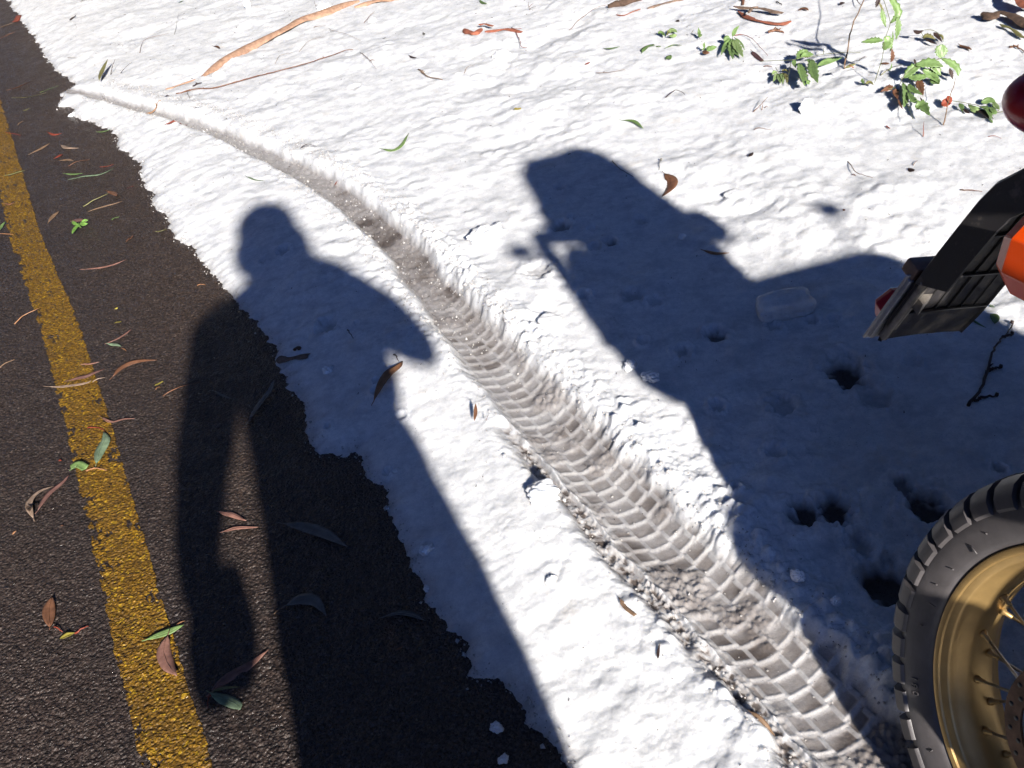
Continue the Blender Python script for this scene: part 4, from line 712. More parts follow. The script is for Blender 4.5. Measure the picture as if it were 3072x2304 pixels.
    dk = np.maximum(dk, gl * (.45 + .9 * np.clip(-slush + .25, 0, 1) + .3 * (swi < .3)))
    wet = np.maximum(wet, rim * (.6 + .4 * (1 - pocket)))
    dirt_shade = np.maximum(dirt_shade, np.clip(dk, 0, .93))
    # thin, soaked margin where the snow peters out on the asphalt
    m2 = (1 - sstep(.0, .05, de))
    wet = np.maximum(wet, m2 * .7); dirt_shade = np.maximum(dirt_shade, .30 * m2)
    h = np.where(de < 0, np.minimum(h, -.02 + .0 * h), h)
    h = np.where((de >= 0) & (de < .012), h * (np.clip(de, 0, 1) / .012) ** .4, h)
    # grassy verge rises away from the road
    h = h + .035 * np.clip(de - 2.0, 0, None) * sstep(2, 8, de)
    return h, np.clip(dirt_shade, 0, 1), np.clip(wet, 0, 1), de

def surf_z(x, y, road=False):
    x = np.atleast_1d(np.asarray(x, float)); y = np.atleast_1d(np.asarray(y, float))
    r = road_height(x, y)[0] + .001
    if road: return np.maximum(r, np.where(snow_all(x, y)[0] > .004, snow_all(x, y)[0], 0))
    return np.maximum(snow_all(x, y)[0], r)

def grid_mesh(name, mat, az0, az1, na, rad, func, cull=None, attrs=('dirt_shade', 'wet')):
    az = np.radians(np.linspace(az0, az1, na)); nr = len(rad)
    A, Rr = np.meshgrid(az, rad); X = (np.sin(A) * Rr).ravel(); Y = (np.cos(A) * Rr).ravel()
    Z, a1, a2, keep = func(X, Y)
    i = np.arange(nr - 1)[:, None] * na + np.arange(na - 1)[None, :]
    F = np.stack([i, i + 1, i + 1 + na, i + na], -1).reshape(-1, 4)[:, ::-1]
    k = keep[F].any(1); F = F[k]
    used = np.zeros(len(X), bool); used[F.ravel()] = True
    idx = np.cumsum(used) - 1; F = idx[F]
    V = np.stack([X, Y, Z], 1)[used]; a1 = a1[used]; a2 = a2[used]
    me = bpy.data.meshes.new(name)
    me.vertices.add(len(V)); me.vertices.foreach_set('co', V.ravel())
    me.loops.add(len(F) * 4); me.loops.foreach_set('vertex_index', F.ravel().astype(np.int32))
    me.polygons.add(len(F)); me.polygons.foreach_set('loop_start', np.arange(0, len(F) * 4, 4, dtype=np.int32)); me.polygons.foreach_set('loop_total', np.full(len(F), 4, np.int32))
    me.polygons.foreach_set('use_smooth', np.ones(len(F), bool))
    for nm, arr in zip(attrs, (a1, a2)):
        at = me.attributes.new(nm, 'FLOAT', 'POINT'); at.data.foreach_set('value', arr.astype(np.float32))
    me.update(); me.validate()
    me.materials.append(mat)
    o = bpy.data.objects.new(name, me); COL.objects.link(o)
    return o
def radii(r0, r1, n, p=1.35):
    a = r0 ** (1 - p); b = r1 ** (1 - p); t = np.linspace(0, 1, n)
    return (a + (b - a) * t) ** (1 / (1 - p))

def f_snow(X, Y):
    h, d, w, de = snow_all(X, Y); return h, d, w, (h > -.004)
def f_snow_far(X, Y):
    h, d, w, de = snow_all(X, Y, False); return h - .004, d, w, (h > -.004)
def f_road(X, Y):
    h, s, st = road_height(X, Y)
    _, sde = polydist(ED, X, Y)
    soil = np.clip(1 - (-sde) / .5, 0, 1) * .8 + .15
    keep = (sde < .16) & (sde > -8.4)
    return h, np.clip(soil, 0, 1), s, keep
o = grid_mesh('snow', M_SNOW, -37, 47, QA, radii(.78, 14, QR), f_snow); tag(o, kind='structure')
o = grid_mesh('road', M_ASPH, -52, 6, int(QA * .66), radii(.9, 14, int(QR * .66)), f_road, attrs=('dirt_shade', 'stone')); tag(o, kind='structure')
# the rest of the place, coarser: road, verges and snowfield out to the horizon
def f_road2(X, Y):
    _, sde = polydist(ED, X, Y); return np.full(X.shape, -.007), np.full(X.shape, .3), h01(np.floor(X * 40), np.floor(Y * 40), 3), (sde < .4) & (sde > -8.6)
o = grid_mesh('far_road', M_ASPH, -180, 180, 361, np.concatenate([[.01], radii(.3, 420, 150, 1.1)]), f_road2, attrs=('dirt_shade', 'stone')); tag(o, kind='structure')
def f_ring(X, Y): return f_snow_far(X, Y)
rr = radii(.15, 420, 420, 1.15)
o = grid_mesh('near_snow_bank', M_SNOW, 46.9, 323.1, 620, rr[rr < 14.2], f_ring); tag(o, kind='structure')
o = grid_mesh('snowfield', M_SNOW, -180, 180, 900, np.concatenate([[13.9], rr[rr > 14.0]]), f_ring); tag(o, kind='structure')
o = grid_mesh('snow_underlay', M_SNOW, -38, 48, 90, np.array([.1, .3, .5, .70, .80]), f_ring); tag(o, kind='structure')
o = mesh_obj('ground', [(-900, -900, -.06), (900, -900, -.06), (900, 900, -.06), (-900, 900, -.06)], [(0, 1, 2, 3)], simple('winter_soil', (.12, .09, .06), .9, scale=4, bscale=8)); tag(o, kind='structure')

# worn painted line: paint survives on the crests of the chippings only
def f_line(X, Y):
    h, s, st = road_height(X, Y)
    ss, d = polydist(YL_R, X, Y)
    d = -d                                    # >0 towards the left (road) side
    wv = .006 * fbm(X, Y, 25, 2, 50)
    edge = np.minimum(d + wv, .118 - d + wv)
    wear = fbm(X, Y, 14, 3, 51) + .5 * fbm(X, Y, 3, 2, 52)
    crest = st
    keep = (edge > 0) & (crest + wear * .9 + np.clip(edge / .035, 0, 1) * .30 > .47 + .32 * sstep(.06, .118, d))
    return h + .0012, np.clip(.55 - crest * .6 + .3 * wear, 0, 1), s, keep
def line_mesh():
    az0, az1 = -50, -20
    return grid_mesh('yellow_line', M_PAINT, az0, az1, int(QA * .5), radii(.9, 14, int(QR * .75)), f_line, attrs=('dirt_shade', 'stone'))
o = line_mesh(); tag(o, kind='structure')

# ------------------------------------------------------------------ litter: leaves, twigs, bark
def catmull(P, n):
    P = [Vector(p) for p in P]
    if len(P) == 2: return [P[0].lerp(P[1], i / (n - 1)) for i in range(n)]
    Q = [P[0] * 2 - P[1]] + P + [P[-1] * 2 - P[-2]]; out = []
    m = len(P) - 1
    for i in range(n):
        t = i / (n - 1) * m; k = min(int(t), m - 1); t -= k
        a, b, c, d = Q[k:k + 4]
        out.append(.5 * ((2 * b) + (c - a) * t + (2 * a - 5 * b + 4 * c - d) * t * t + (3 * b - a - 3 * c + d) * t ** 3))
    return out
def leaf_verts(C, w, up, shape='sickle', fold=.25, curl=0.0, th=.0006, serr=0):
    """C: centre line points (3-D). returns verts, faces of a thin closed leaf blade"""
    n = len(C); V = []; F = []
    prof = []
    for i in range(n):
        t = i / (n - 1)
        if shape == 'sickle': f = (sin(pi * min(1, t * 1.02)) ** .75) * (1 - .25 * t)
        elif shape == 'oval': f = sin(pi * t) ** .6
        elif shape == 'broken': f = min(1, t * 5) ** .6 * (1 - .15 * t)
        else: f = 1
        if serr: f *= 1 + serr * (1 if i % 2 else -1)
        prof.append(max(.03, f))
    for side in (1, -1):
        for i, c in enumerate(C):
            t = (C[min(i + 1, n - 1)] - C[max(i - 1, 0)]).normalized(); a = t.cross(up)
            if a.length < 1e-5: a = Vector((1, 0, 0))
            a.normalize(); nn = a.cross(t).normalized()
            hw = w * .5 * prof[i]
            for k in (-1, -.5, 0, .5, 1):
                V.append(c + a * (hw * k) + nn * (abs(k) * hw * fold + side * th * .5 * (1 - abs(k) * .6)))
    for i in range(n - 1):
        for k in range(4):
            q = (i * 5 + k, i * 5 + k + 1, (i + 1) * 5 + k + 1, (i + 1) * 5 + k)
            F.append(q); F.append(tuple(j + n * 5 for j in q[::-1]))
    m = n * 5
    for i in range(n - 1):
        F.append((i * 5, (i + 1) * 5, m + (i + 1) * 5, m + i * 5)); F.append((i * 5 + 4, m + i * 5 + 4, m + (i + 1) * 5 + 4, (i + 1) * 5 + 4))
    F.append((0, m, m + 1, 1)); F.append((1, m + 1, m + 2, 2)); F.append((2, m + 2, m + 3, 3)); F.append((3, m + 3, m + 4, 4))
    z = (n - 1) * 5
    for k in range(4): F.append((z + k, z + k + 1, m + z + k + 1, m + z + k))
    return V, F
GRP = {'leaf': 'fallen leaves on the road and snow', 'twig': 'fallen twigs and stems on the road and snow'}
def place_item(it):
    kind, road, col, w, geo, label = it
    if kind == 'l':
        pts = catmull([(p[0], p[1], 0) for p in geo], 11)
        z = surf_z([p.x for p in pts], [p.y for p in pts], bool(road))
        z = np.convolve(np.pad(z, 1, 'edge'), [.25, .5, .25], 'valid')
        base = pts[len(pts) // 2].copy(); base.z = float(z[5])
        rnd = random.Random(label)
        fold = rnd.uniform(.12, .5) * rnd.choice((1, 1, -.5)); arch = rnd.uniform(-.03, .10); roll = rnd.uniform(-.45, .45)
        L = sum((pts[i + 1] - pts[i]).length for i in range(10))
        C = []
        for i, p in enumerate(pts):
            t = i / 10
            zz = float(z[i]) + .0025 + abs(w) * .10 + L * arch * (1 - 4 * (t - .5) ** 2 if arch < 0.04 else abs(t - .35) * .8)
            if 'standing' in label or 'upright' in label: zz += .012 + .02 * t
            C.append(Vector((p.x, p.y, max(zz, float(z[i]) + .002))) - base)
        t = (C[-1] - C[0]).normalized(); up = Vector((0, 0, 1)); up = Quaternion(t, roll * .6) @ up
        shape = 'broken' if ('fragment' in label or 'scrap' in label or 'torn' in label) else ('oval' if ('oval' in label or 'round' in label or w > L * .5) else 'sickle')
        w2 = max(w * 1.28, .005)
        V, F = leaf_verts(C, w2, up, shape, fold)
        mb = MB(); mb.add(V, F)
        if L > .045:   # short stalk
            d = (C[0] - C[1]).normalized(); mb.tube([C[1], C[0] + d * L * .02, C[0] + d * L * .10 + Vector((0, 0, .001))], [.0012, .0011, .0009], 5)
            mb.tube([C[i] + Vector((0, 0, .0006)) for i in range(0, 11, 2)], [.0009, .0009, .0008, .0007, .0005, .0003], 4)
        o = mesh_obj('leaf', mb.v, mb.f, LM[col]); o.location = base
        tag(o, label, 'leaf', GRP['leaf'])
    else:
        mb = MB(); base = None
        for k, pl in enumerate(geo):
            n = max(4, len(pl) * 4)
            pts = catmull([(p[0], p[1], 0) for p in pl], n)
            z = surf_z([p.x for p in pts], [p.y for p in pts], bool(road))
            z = np.convolve(np.pad(z, 2, 'edge'), [.15, .2, .3, .2, .15], 'valid')
            if base is None: base = pts[0].copy(); base.z = float(z[0])
            rr = random.Random(label + str(k))
            C = []
            L = sum((pts[i + 1] - pts[i]).length for i in range(n - 1))
            for i, p in enumerate(pts):
                j = Vector((rr.uniform(-1, 1), rr.uniform(-1, 1), rr.uniform(0, .5))) * min(.003, w * .8)
                t = i / (n - 1)
                lift = w * .6 + (.014 * t * (L > .08) * (w < .003)) + .004 * sin(pi * t)
                if 'standing' in label or 'upright' in label or 'arched' in label or 'leaning' in label: lift += .35 * L * t
                C.append(Vector((p.x, p.y, float(z[i]) + lift)) + j - base)
            rd = [w * (1.05 - .6 * i / (n - 1)) * rr.uniform(.85, 1.15) for i in range(n)]
            mb.tube(C, rd, 7)
            if w >= .003 and k == 0:      # side buds and broken stubs
                for q in range(3):
                    i = rr.randrange(1, n - 1); d = Vector((rr.uniform(-1, 1), rr.uniform(-1, 1), .6)).normalized()
                    mb.tube([C[i], C[i] + d * w * 3], [w * .7, w * .35], 6)
            if 'bud' in label: 
                e = C[-1]; mb.tube([e, e + Vector((0, .004, .003)), e + Vector((0, .008, .005))], [.002, .005, .001], 8)
        o = mesh_obj('twig', mb.v, mb.f, LM[col]); o.location = base
        tag(o, label, 'twig', GRP['twig'])
for it in ITEMS: place_item(it)

def bark(name, data, mat, label, cat, lift=.004, curl=1.5, n=26, parent=None, group=None, wmul=1.0, jag=.2, taper=.55, roll=0):
    P, w = data; w *= wmul
    pts = catmull([(p[0], p[1], 0) for p in P], n)
    z = surf_z([p.x for p in pts], [p.y for p in pts]); z = np.convolve(np.pad(z, 4, 'edge'), np.ones(9) / 9, 'valid')
    base = pts[0].copy(); base.z = float(z[0]); V = []; F = []; m = 9; rr = random.Random(label or name)
    jl = [0] * 2
    for lay, off in ((0, 0), (1, -.0018)):
        rr = random.Random((label or name))
        for i, p in enumerate(pts):
            t = (pts[min(i + 1, n - 1)] - pts[max(i - 1, 0)]).normalized(); a = t.cross(Vector((0, 0, 1)))
            tt = i / (n - 1)
            if i % 3 == 0: jl = [rr.uniform(-jag, jag), rr.uniform(-jag, jag)]
            wd = w * .5 * (1 - taper * abs(2 * tt - 1) ** 4)
            for k in range(m):
                u = k / (m - 1) * 2 - 1; ed = jl[0] if u < 0 else jl[1]
                an = u * curl * .5 * (1 + .3 * sin(tt * 9)) + roll; R_ = wd / max(.3, sin(min(1.5, abs(curl) * .5))) * (1 + ed * abs(u) ** 3)
                x = sin(an) * R_; zz = (cos(an) - cos(curl * .5)) * R_
                V.append(p + a * x + Vector((0, 0, float(z[i]) + lift + zz + off)) - base)
    nn = n * m
    for i in range(n - 1):
        for k in range(m - 1):
            q = (i * m + k, i * m + k + 1, (i + 1) * m + k + 1, (i + 1) * m + k); F.append(q[::-1]); F.append(tuple(j + nn for j in q))
        F.append((i * m, (i + 1) * m, nn + (i + 1) * m, nn + i * m)); F.append((i * m + m - 1, nn + i * m + m - 1, nn + (i + 1) * m + m - 1, (i + 1) * m + m - 1))
    for k in range(m - 1):
        F.append((k, nn + k, nn + k + 1, k + 1)); z0 = (n - 1) * m; F.append((z0 + k, z0 + k + 1, nn + z0 + k + 1, nn + z0 + k))
    o = mesh_obj(name, V, F, mat); o.location = base
    if label: tag(o, label, cat, group)
    if parent: o.parent = parent; o.location = Vector(base) - parent.location
    return autosmooth(o, 50)
bark('bark_strip', BARK_STRIP, M_BARK, 'long orange-brown strip of curled eucalyptus bark crossing the upper left snow', 'bark', n=60, curl=2.0, wmul=1.9, jag=.3, taper=.75)
bark('bark_strip', BARK_STRIP2, M_BARK, 'narrow bark strip running off the top edge behind the long orange one', 'bark', wmul=1.9, curl=2.2, jag=.25)
bark('bark_piece', BARK_SCRAP, M_BARK, 'splintered orange bark piece at the lower end of the long bark strip', 'bark', curl=1.5, n=14, jag=.35, taper=.8)
bark('bark_curl', RED_BARK, M_BARKRED, 'crumpled red-brown bark curl on snow at the top centre', 'bark', curl=2.4, n=16, jag=.4)
bark('bark_curl', RED_BARK2, M_BARKRED, 'thin bowed red bark sliver above the crumpled bark curl', 'bark', curl=1.4, n=14, lift=.02)
bark('bark_curl', RED_BARK3, M_BARKRED, 'rolled red bark quill lying right of the crumpled bark curl', 'bark', curl=2.6, n=16)
bark('bark_piece', BARK_A, M_BARKGR, 'loose brown bark slab beside the rotten branch at the top edge', 'bark', curl=1.6, jag=.5)
bark('bark_piece', BARK_B, M_BARKRED, 'thin brown bark flake below the rotten branch', 'bark', curl=1.2, n=14, jag=.5)
bark('bark_piece', CHIP, M_BARKGR, 'brown bark chip with a split end at the snow edge inside the shoulder shadow', 'bark', curl=1.3, n=14, jag=.5, taper=.15)
bark('bark_piece', CHIP2, M_BARKDK, 'little dark bark knob behind the bark chip in the shoulder shadow', 'bark', curl=2, n=8, jag=.4)
root = empty('dry_bark_bundle', (BUNDLE_A[0][1][0], BUNDLE_A[0][1][1], float(surf_z(*BUNDLE_A[0][1])[0])))
tag(root, 'bundle of dry grey-brown bark shards between the rotten branch and the nettle', 'bark')
bark('bark_shard', BUNDLE_A, M_BARKGR, None, None, parent=root, curl=1.6, jag=.5, lift=.02)
bark('bark_shard', BUNDLE_B, M_BARKRED, None, None, parent=root, curl=1.4, jag=.5, lift=.008)
bark('bark_shard', BUNDLE_C, M_BARKGR, None, None, parent=root, curl=1.4, jag=.5, lift=.03, n=12)
bark('leaf', BROWN_CURL, LM['brown'], 'curled brown leaf ring right at the top edge above the bark bundle', 'leaf', curl=2.4, n=14, group=GRP['leaf'])
root = empty('bark_heap', (CORNER_A[0][1][0], CORNER_A[0][1][1], float(surf_z(*CORNER_A[0][1])[0])))
tag(root, 'heap of reddish bark and dark litter in the top right corner', 'bark')
bark('bark_slab', CORNER_A, M_BARKRED, None, None, parent=root, curl=1.7, jag=.4, lift=.05, taper=.2)
bark('bark_slab', CORNER_B, M_BARKDK, None, None, parent=root, curl=1.9, jag=.5, lift=.02, taper=.2)
bark('bark_slab', CORNER_C, LM['olive'], None, None, parent=root, curl=1.2, jag=.5, lift=.012)
# rotten branch
P, w = LOG; pts = catmull([(p[0], p[1], 0) for p in P], 26); mb = MB(); b0 = pts[0].copy(); b0.z = float(surf_z(b0.x, b0.y)[0])
rr = random.Random(3)
n = 14; V = []; F = []
for i, p in enumerate(pts):
    t = (pts[min(i + 1, 25)] - pts[max(i - 1, 0)]).normalized(); a = t.cross(Vector((0, 0, 1))); R_ = w * .42 * (.55 + .45 * min(1, i / 5))
    for j in range(n):
        q = 2 * pi * j / n; r2 = R_ * (1 + .28 * float(vnoise(np.array([i * .45]), np.array([j * .9]), 5)[0]) + rr.uniform(-.1, .1))
        V.append(p + a * cos(q) * r2 + Vector((0, 0, b0.z + R_ * .6 + sin(q) * r2)) - b0)
F = [(i * n + j, i * n + (j + 1) % n, (i + 1) * n + (j + 1) % n, (i + 1) * n + j) for i in range(25) for j in range(n)] + [tuple(range(n))]
o = mesh_obj('rotten_branch', V, F, M_BARKDK); o.location = b0; recalc(o)
tag(o, 'thick dark rotten mossy branch at the top edge of the snow', 'branch')

# ------------------------------------------------------------------ weeds
def plant(name, label, data):
    b, parts = data; z = float(surf_z(b[0], b[1])[0]); root = empty(name, (b[0], b[1], z)); tag(root, label, 'plant')
    rr = random.Random(label)
    for kind, col, w, pts in parts:
        P = [Vector(p) for p in pts]
        for p in P:
            gz = float(surf_z(b[0] + p.x, b[1] + p.y)[0]) - z
            p.z = max(p.z, gz + .003)
        if kind == 's':
            mb = MB(); C = catmull(P, max(5, len(P) * 3)); k = len(C)
            mb.tube(C, [max(.0011, w * .32 * (1 - .5 * i / (k - 1))) for i in range(k)], 7); mb.build('stem', LM['stem'], root)
        else:
            dp = Vector((rr.uniform(-.5, .5), rr.uniform(-1, 1), 0)) * .012
            P = [p + dp * (i / (len(P) - 1)) for i, p in enumerate(P)]
            C = catmull(P, 13); up = Vector((rr.uniform(-.4, .4), -.65, .75)).normalized()
            w *= 1.2
            V, F = leaf_verts(C, w, up, 'oval' if w * 1.35 > (C[-1] - C[0]).length else 'sickle', rr.uniform(.15, .5), serr=.16 if 'serrated' in label or w > .03 else .0)
            mb = MB(); mb.add(V, F); mb.tube([c + up * .001 for c in C[::3]], .0008, 4)
            mb.build('leaf', LM[col], root)
    return root
for label, nm, data in PLANTS: plant(nm, label, data)

# ------------------------------------------------------------------ loose snow and ice
def blob(name, x, y, w, h, label, mat, seed, sink=.3, box=False, flat=1.0, rot=0, road=False):
    bm = bmesh.new()
    if box:
        bmesh.ops.create_icosphere(bm, subdivisions=5, radius=1)
    else: bmesh.ops.create_icosphere(bm, subdivisions=5, radius=1)
    bm.verts.ensure_lookup_table()
    P = np.array([v.co[:] for v in bm.verts])
    if box: P = P / (np.abs(P) ** 5).sum(1)[:, None] ** .2
    n1 = fbm(P[:, 0] + seed * 3.1, P[:, 1] + P[:, 2] * .7, 1.3, 4, seed) * .34 + fbm(P[:, 2] * 1.1 + seed, P[:, 0] - P[:, 1], 1.7, 4, seed + 9) * .28
    n1 += fbm(P[:, 0] * 1.3 + P[:, 2], P[:, 1] * 1.2 - P[:, 2] * .5, 7, 3, seed + 2) * .07
    if box: n1 *= .30
    P = P * (1 + n1[:, None])
    for v, p in zip(bm.verts, P): v.co = Vector((p[0] * w * .5, p[1] * w * .5 * flat, p[2] * h * .5))
    me = bpy.data.meshes.new(name); bm.to_mesh(me); bm.free()
    me.polygons.foreach_set('use_smooth', [True] * len(me.polygons)); me.materials.append(mat)
    for nm in ('dirt_shade', 'wet'): me.attributes.new(nm, 'FLOAT', 'POINT')
    o = bpy.data.objects.new(name, me); COL.objects.link(o)
    z = float(surf_z(x, y, road)[0])
    o.location = (x, y, z + h * (.5 - sink)); o.rotation_euler.z = rot
    tag(o, label, 'ice lump' if 'ice' in label else 'snow lump', 'loose lumps of snow and ice'); return o
for k, ((x, y, w, h), label) in enumerate(LUMPS):
    up = 'upright' in label or 'blade' in label
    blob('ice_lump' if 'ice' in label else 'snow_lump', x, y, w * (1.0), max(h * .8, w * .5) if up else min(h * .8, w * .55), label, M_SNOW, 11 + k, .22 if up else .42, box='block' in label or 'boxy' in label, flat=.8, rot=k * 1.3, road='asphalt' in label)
(bx, by), bw = BLOCK
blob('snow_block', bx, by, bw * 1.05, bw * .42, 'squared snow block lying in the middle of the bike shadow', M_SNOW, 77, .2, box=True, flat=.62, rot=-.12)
# crumbs of granular slush thrown out of the rut: too many to count
mb = MB(); rs = random.Random(9)
def crumb(p, r):
    V = []; rot = Matrix.Rotation(rs.uniform(0, 6), 3, Vector((rs.uniform(-1, 1), rs.uniform(-1, 1), rs.uniform(-1, 1))).normalized())
    for q in ((1, 0, 0), (-1, 0, 0), (0, 1, 0), (0, -1, 0), (0, 0, 1), (0, 0, -1)): V.append(Vector(p) + rot @ (Vector(q) * r * rs.uniform(.6, 1.3)))
    mb.add(V, [(0, 2, 4), (2, 1, 4), (1, 3, 4), (3, 0, 4), (2, 0, 5), (1, 2, 5), (3, 1, 5), (0, 3, 5)])
TRN = np.array(TR); seg = np.hypot(*(TRN[1:] - TRN[:-1]).T); cs = np.concatenate([[0], np.cumsum(seg)])
xs = []; ys = []; rds = []
while len(xs) < 4200:
    s = rs.uniform(2.1, cs[-1] - 1.0); 
    i = int(np.searchsorted(cs, s)) - 1; t = (s - cs[i]) / seg[i]; a = TRN[i]; b = TRN[i + 1]; p = a + (b - a) * t; d = (b - a) / seg[i]
    side = rs.choice((1, 1, -1)); e = .028 + side * (abs(rs.gauss(0, .035)) + .075) if rs.random() < .62 else rs.uniform(-.07, .12)
    if rs.random() > (1.0 if p[1] > 2.3 else (.12 if -.06 < e < .10 else .6)): continue
    xs.append(p[0] - d[1] * e); ys.append(p[1] + d[0] * e); rds.append(rs.uniform(.0011, .0034) * (2 if rs.random() < .08 else 1))
for _ in range(650):        # broken-off grains of ice along the melting edge
    i = rs.randrange(3, len(ED) - 6); a = ED[i]; b = ED[i + 1]; t = rs.random()
    xs.append(a[0] + (b[0] - a[0]) * t - abs(rs.gauss(0, .016)) + .02); ys.append(a[1] + (b[1] - a[1]) * t + rs.gauss(0, .02)); rds.append(rs.uniform(.0010, .0030) * (2.6 if rs.random() < .06 else 1))
zs = surf_z(xs, ys)
for x, y, z, r in zip(xs, ys, zs, rds): crumb((x, y, z + r * .4), r)
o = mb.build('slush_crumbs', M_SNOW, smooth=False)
for nm in ('dirt_shade', 'wet'):
    at = o.data.attributes.new(nm, 'FLOAT', 'POINT')
    at.data.foreach_set('value', [.9 if nm == 'wet' else .42] * len(o.data.vertices))
tag(o, 'loose crumbs of icy slush in and beside the wheel rut', 'slush', kind='stuff')
# fine dark bark and soil litter strewn on the snow and grit on the road
mb = MB(); xs = []; ys = []
while len(xs) < 900:
    x = rs.uniform(-3, 3); y = rs.uniform(.9, 8)
    if float(vnoise(np.array([x * 1.4]), np.array([y * 1.4]), 31)[0]) < rs.uniform(-.3, .25): continue
    xs.append(x); ys.append(y)
zs = surf_z(xs, ys)
for x, y, z in zip(xs, ys, zs):
    L = rs.uniform(.0015, .006) * (.6 + y * .2); a = rs.uniform(0, pi); r = rs.uniform(.0006, .0013) * (.7 + y * .15)
    d = Vector((cos(a), sin(a), rs.uniform(-.1, .3))) * L
    mb.tube([Vector((x, y, z + .001)) - d * .5, Vector((x, y, z + .0015)) + d * .5], [r, r * .6], 4)
tag(mb.build('litter_specks', LM['dark']), 'fine dark bark specks strewn over the snow and the road', 'litter', kind='stuff')

# ------------------------------------------------------------------ motorcycle (local x = heading, y = left, z = up the wheel plane)
WC = Vector((.61865, .65951, .31185)); HD = radians(13.7293); LN = radians(17.8314)
BF = Vector((sin(HD), -cos(HD), 0)); BL0 = Vector((cos(HD), sin(HD), 0)); BU = Vector((0, 0, 1)) * cos(LN) + BL0 * sin(LN); BL = BL0 * cos(LN) - Vector((0, 0, 1)) * sin(LN)
BM = Matrix((BF, BL, BU)).transposed().to_4x4(); BM.translation = WC
BI = BM.inverted()
bike = empty('motorcycle', mat=BM)
tag(bike, 'parked adventure motorcycle seen from behind its gold spoked rear wheel, at the right edge', 'motorcycle')
def W2B(p): return BI @ Vector(p)
# materials
M_TYRE = simple('tyre_rubber', (.068, .062, .064), .42, var=.22, scale=30, bstr=.25, bscale=400, spec=.5)
M_GOLD = simple('gold_anodised_rim', (.43, .285, .115), .38, metal=.62, var=.14, scale=22, bstr=.12, bscale=500)
M_STEEL = simple('dull_steel', (.42, .40, .37), .36, metal=.9, var=.2, scale=50)
M_RUST = simple('rusty_disc', (.13, .075, .05), .6, metal=.5, var=.5, scale=40, bstr=.3)
M_ALU = simple('brushed_aluminium', (.62, .62, .63), .32, metal=.8, var=.12, scale=30)
M_BLKP = simple('black_plastic', (.03, .029, .030), .40, var=.3, scale=24, bstr=.25, bscale=500, bdist=.0006)
M_BLKM = simple('black_metal', (.02, .02, .02), .4, metal=.3, var=.2)
M_FAB = simple('black_cordura', (.03, .03, .033), .85, var=.3, scale=50, bstr=.5, bscale=600)
M_REDP = simple('red_plastic', (.40, .012, .014), .25, var=.06, coat=.5, bstr=.05)
def lens_mat(name, c):
    m, n, b = new_mat(name); b.inputs['Base Color'].default_value = (*c, 1); b.inputs['Roughness'].default_value = .3; b.inputs['Coat Weight'].default_value = .2
    wv = N(n, 'ShaderNodeTexVoronoi'); wv.inputs['Scale'].default_value = 600; n.links.new(pos(n), wv.inputs['Vector']); bump(n, b, wv.outputs[0], .25, .0003)
    return m
M_ORANGE = lens_mat('orange_lens', (.80, .075, .004)); M_DRED = lens_mat('red_lens', (.45, .008, .020))
# mudguard plastic with dried road dirt
def dirty_plastic():
    m, n, b = new_mat('dirty_black_plastic'); v = pos(n)
    t = noise(n, 34, 5, .65, v); f = ramp(n, t.outputs[0], [(.56, 0.0), (.68, .55)])
    n.links.new(mix(n, f.outputs[0], (.030, .028, .030), (.17, .145, .125)), b.inputs['Base Color'])
    r = ramp(n, t.outputs[0], [(.4, .28), (.7, .8)]); n.links.new(r.outputs[0], b.inputs['Roughness'])
    bump(n, b, noise(n, 300, 3, .6, v).outputs[0], .2, .0006); return m
M_DIRTP = dirty_plastic()
# tyre side lettering is raised geometry, built below

